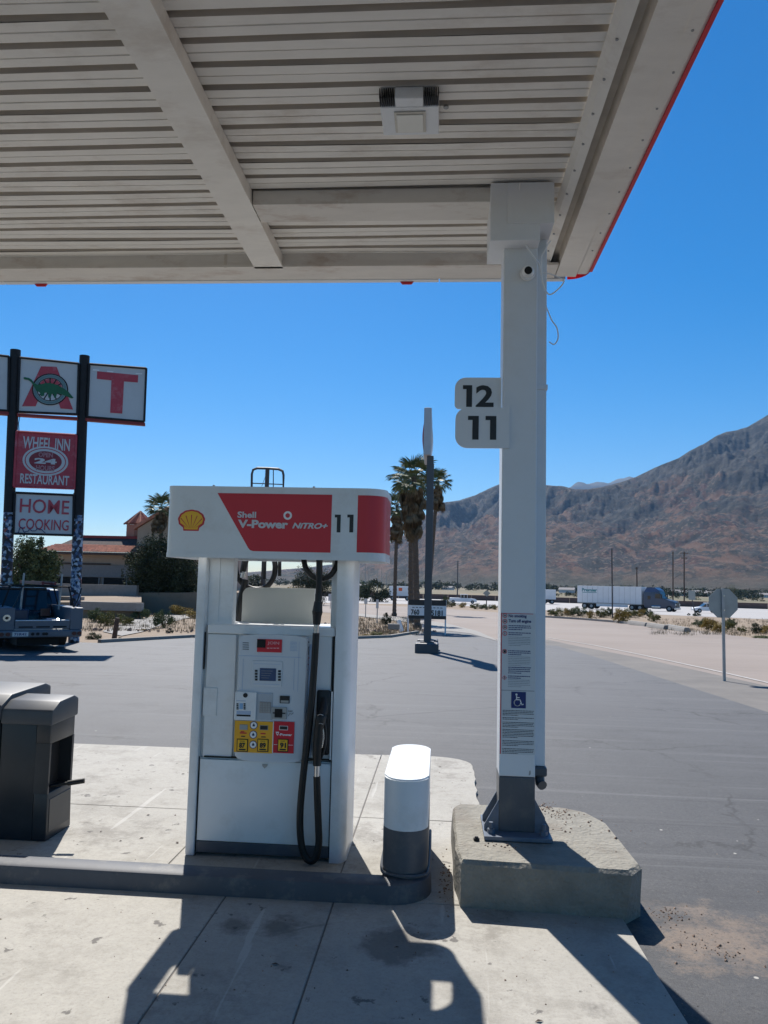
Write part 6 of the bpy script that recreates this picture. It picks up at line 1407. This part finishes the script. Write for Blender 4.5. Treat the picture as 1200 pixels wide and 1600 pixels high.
# scallop emblem
c0 = s3(299, 817.5); s_ = 21*SY0/float(ray(299, 815)[1])/FPX*1.0
def scallop(sc):
    out = [(-.62, -.36), (-.95, -.08)]
    lob = 7
    for k in range(lob*4+1):
        a = rad(188-196*k/(lob*4)); r = 1.0-.05*abs(math.sin(k/4*math.pi+math.pi/2)) if False else 1.0+.035*abs(math.sin(k/4*math.pi))
        out.append((r*math.cos(a), .28+r*math.sin(a)*.80+.0))
    out += [(.95, -.08), (.62, -.36), (.58, -.62), (-.58, -.62)]
    return [(x*sc, (y-.2)*sc+.2) for x, y in out]
q = B(); q.prism([(x*s_, y*s_*.92) for x, y in scallop(1.0)], (c0.x, sy, c0.z+.0), X, Z, (0, .001, 0)); q.build('emblem_outline', K['red'], sgn)
q = B(); q.prism([(x*s_*.86, (y*.86+.03)*s_*.92) for x, y in scallop(1.0)], (c0.x, sy-.0008, c0.z), X, Z, (0, .0007, 0)); q.build('emblem_shell', K['amber'], sgn)
q = B(); sh_ = (0, -.5)
for k in range(-3, 4):
    a = rad(90-k*22); bx_, bz_ = k*.085, -.36; L_ = (.92 if abs(k) < 3 else .66)
    ex, ez = bx_+math.cos(a)*L_, bz_+.05+math.sin(a)*(L_+.12)*.9; px_, pz_ = -math.sin(a), math.cos(a)
    wv = .035; q.add([(c0.x+(bx_+px_*.01)*s_, sy-.0016, c0.z+(bz_)*s_), (c0.x+(bx_-px_*.01)*s_, sy-.0016, c0.z+(bz_)*s_), (c0.x+(ex-px_*wv)*s_, sy-.0016, c0.z+(ez-pz_*wv)*s_), (c0.x+(ex+px_*wv)*s_, sy-.0016, c0.z+(ez+pz_*wv)*s_)], [(0, 1, 2, 3)])
q.build('emblem_rib', K['red'], sgn)
for xx in (-1.35, -.75):
    q = B(); q.cyl((xx, SY0+.008, SZ1+.006), (xx, SY0+.008, SZ1+.014), .008, .007, 8); q.build('cap_screw', K['galv'], sgn)

# ================================================================== SERVICE BIN
sb = thing('service_bin', 'dark grey forecourt waste bin with side wash tub and glare-lightened lid, left edge', 'bin', (-2.9, 4.9, 0))
def yz_prism(q, prof, x0, x1, bev=0): return q.prism(prof, (x0, 0, 0), (0, 1, 0), Z, (x1-x0, 0, 0), bev)
# tub: right face has the opening, hull built around it
x0, x1 = -2.70, -2.38
q = B(); yz_prism(q, [(4.70, 0), (5.02, 0), (5.0, .78), (4.68, .76)], x0, x1-.09, .012); q.build('tub_body', K['bin'], sb, smooth=True)
q = B(); q.prism([(4.70, 0), (5.02, 0), (5.0, .29), (4.69, .29)], (x1-.092, 0, .0), (0, 1, 0), Z, (.092, 0, 0), .01); q.prism([(4.682, .585), (5.003, .585), (4.998, .775), (4.68, .755)], (x1-.092, 0, 0), (0, 1, 0), Z, (.092, 0, 0), .01)
q.box((x1-.092, 4.686, .285), (x1, 4.702, .59)); q.box((x1-.092, 4.975, .285), (x1, 5.0, .59)); q.build('tub_front', K['bin'], sb, smooth=True)
q = B(); q.box((x1-.0895, 4.70, .29), (x1-.085, 4.976, .585)); q.build('opening', K['dark'], sb)
q = B(); q.prism([(4.72, .05), (4.99, .05), (4.985, .25), (4.715, .25)], (x1-.002, 0, 0), (0, 1, 0), Z, (.006, 0, 0), .003); q.build('recessed_panel', K['bin'], sb)
q = B(); yz_prism(q, [(4.665, .70), (5.015, .712), (5.012, .825), (4.95, .85), (4.76, .838), (4.672, .79)], x0, x1+.012, .012); q.build('tub_lid', K['bin_top'], sb, smooth=True)
x0, x1 = -3.35, -2.705
q = B(); yz_prism(q, [(4.69, 0), (5.3, 0), (5.26, .80), (4.67, .74)], x0, x1, .02); q.build('bin_body', K['bin'], sb, smooth=True)
q = B(); yz_prism(q, [(4.655, .72), (5.28, .76), (5.275, .86), (5.2, .885), (4.78, .868), (4.662, .81)], x0, x1+.008, .014); q.build('bin_lid', K['bin_top'], sb, smooth=True)
q = B(); q.tube([(-2.47, 4.72, .315), (-2.37, 4.742, .325), (-2.28, 4.762, .34)], [.009, .010, .010], 10); q.tube([(-2.29, 4.76, .338), (-2.195, 4.782, .352)], .0155, 12); o = q.build('squeegee_handle', K['black'], smooth=True); tag(o, 'black squeegee handle sticking out of the wash tub opening', 'squeegee')

# oil drip and fallen sticks are surface marks; a few dry leaves / bits on the concrete
r_ = random.Random(12); q = B()
for k in range(26):
    x, y = r_.uniform(-2.3, .9), r_.uniform(3.0, 7.2)
    if -1.5 < x < -.5 and y > 4.5: continue
    a = r_.uniform(0, 6.28); l = r_.uniform(.008, .02); dx, dy = math.cos(a)*l, math.sin(a)*l
    q.add([(x-dx, y-dy, .002), (x+dy*.4, y-dx*.4, .008), (x+dx, y+dy, .003), (x-dy*.4, y+dx*.4, .006)], [(0, 1, 2, 3)])
o = q.build('dry_leaf_litter', K['wood'], kind='stuff'); tag(o, 'tiny dry leaf scraps scattered on the pale concrete', 'litter')

# ================================================================== HAZE
q = B(); q.box((-7600, -80, -4), (7600, 9600, 1500)); hm = bpy.data.materials.new('haze'); hm.use_nodes = True; t = hm.node_tree; t.nodes.clear()
ou = N(t, 'ShaderNodeOutputMaterial'); pv = N(t, 'ShaderNodeVolumePrincipled'); pv.inputs['Density'].default_value = 4.6e-5; pv.inputs['Color'].default_value = (.34, .6, 1, 1); pv.inputs['Anisotropy'].default_value = .2
t.links.new(pv.outputs[0], ou.inputs['Volume']); o = q.build('haze', hm, kind='stuff'); o['label'] = 'pale blue desert haze in the air'; o['category'] = 'haze'
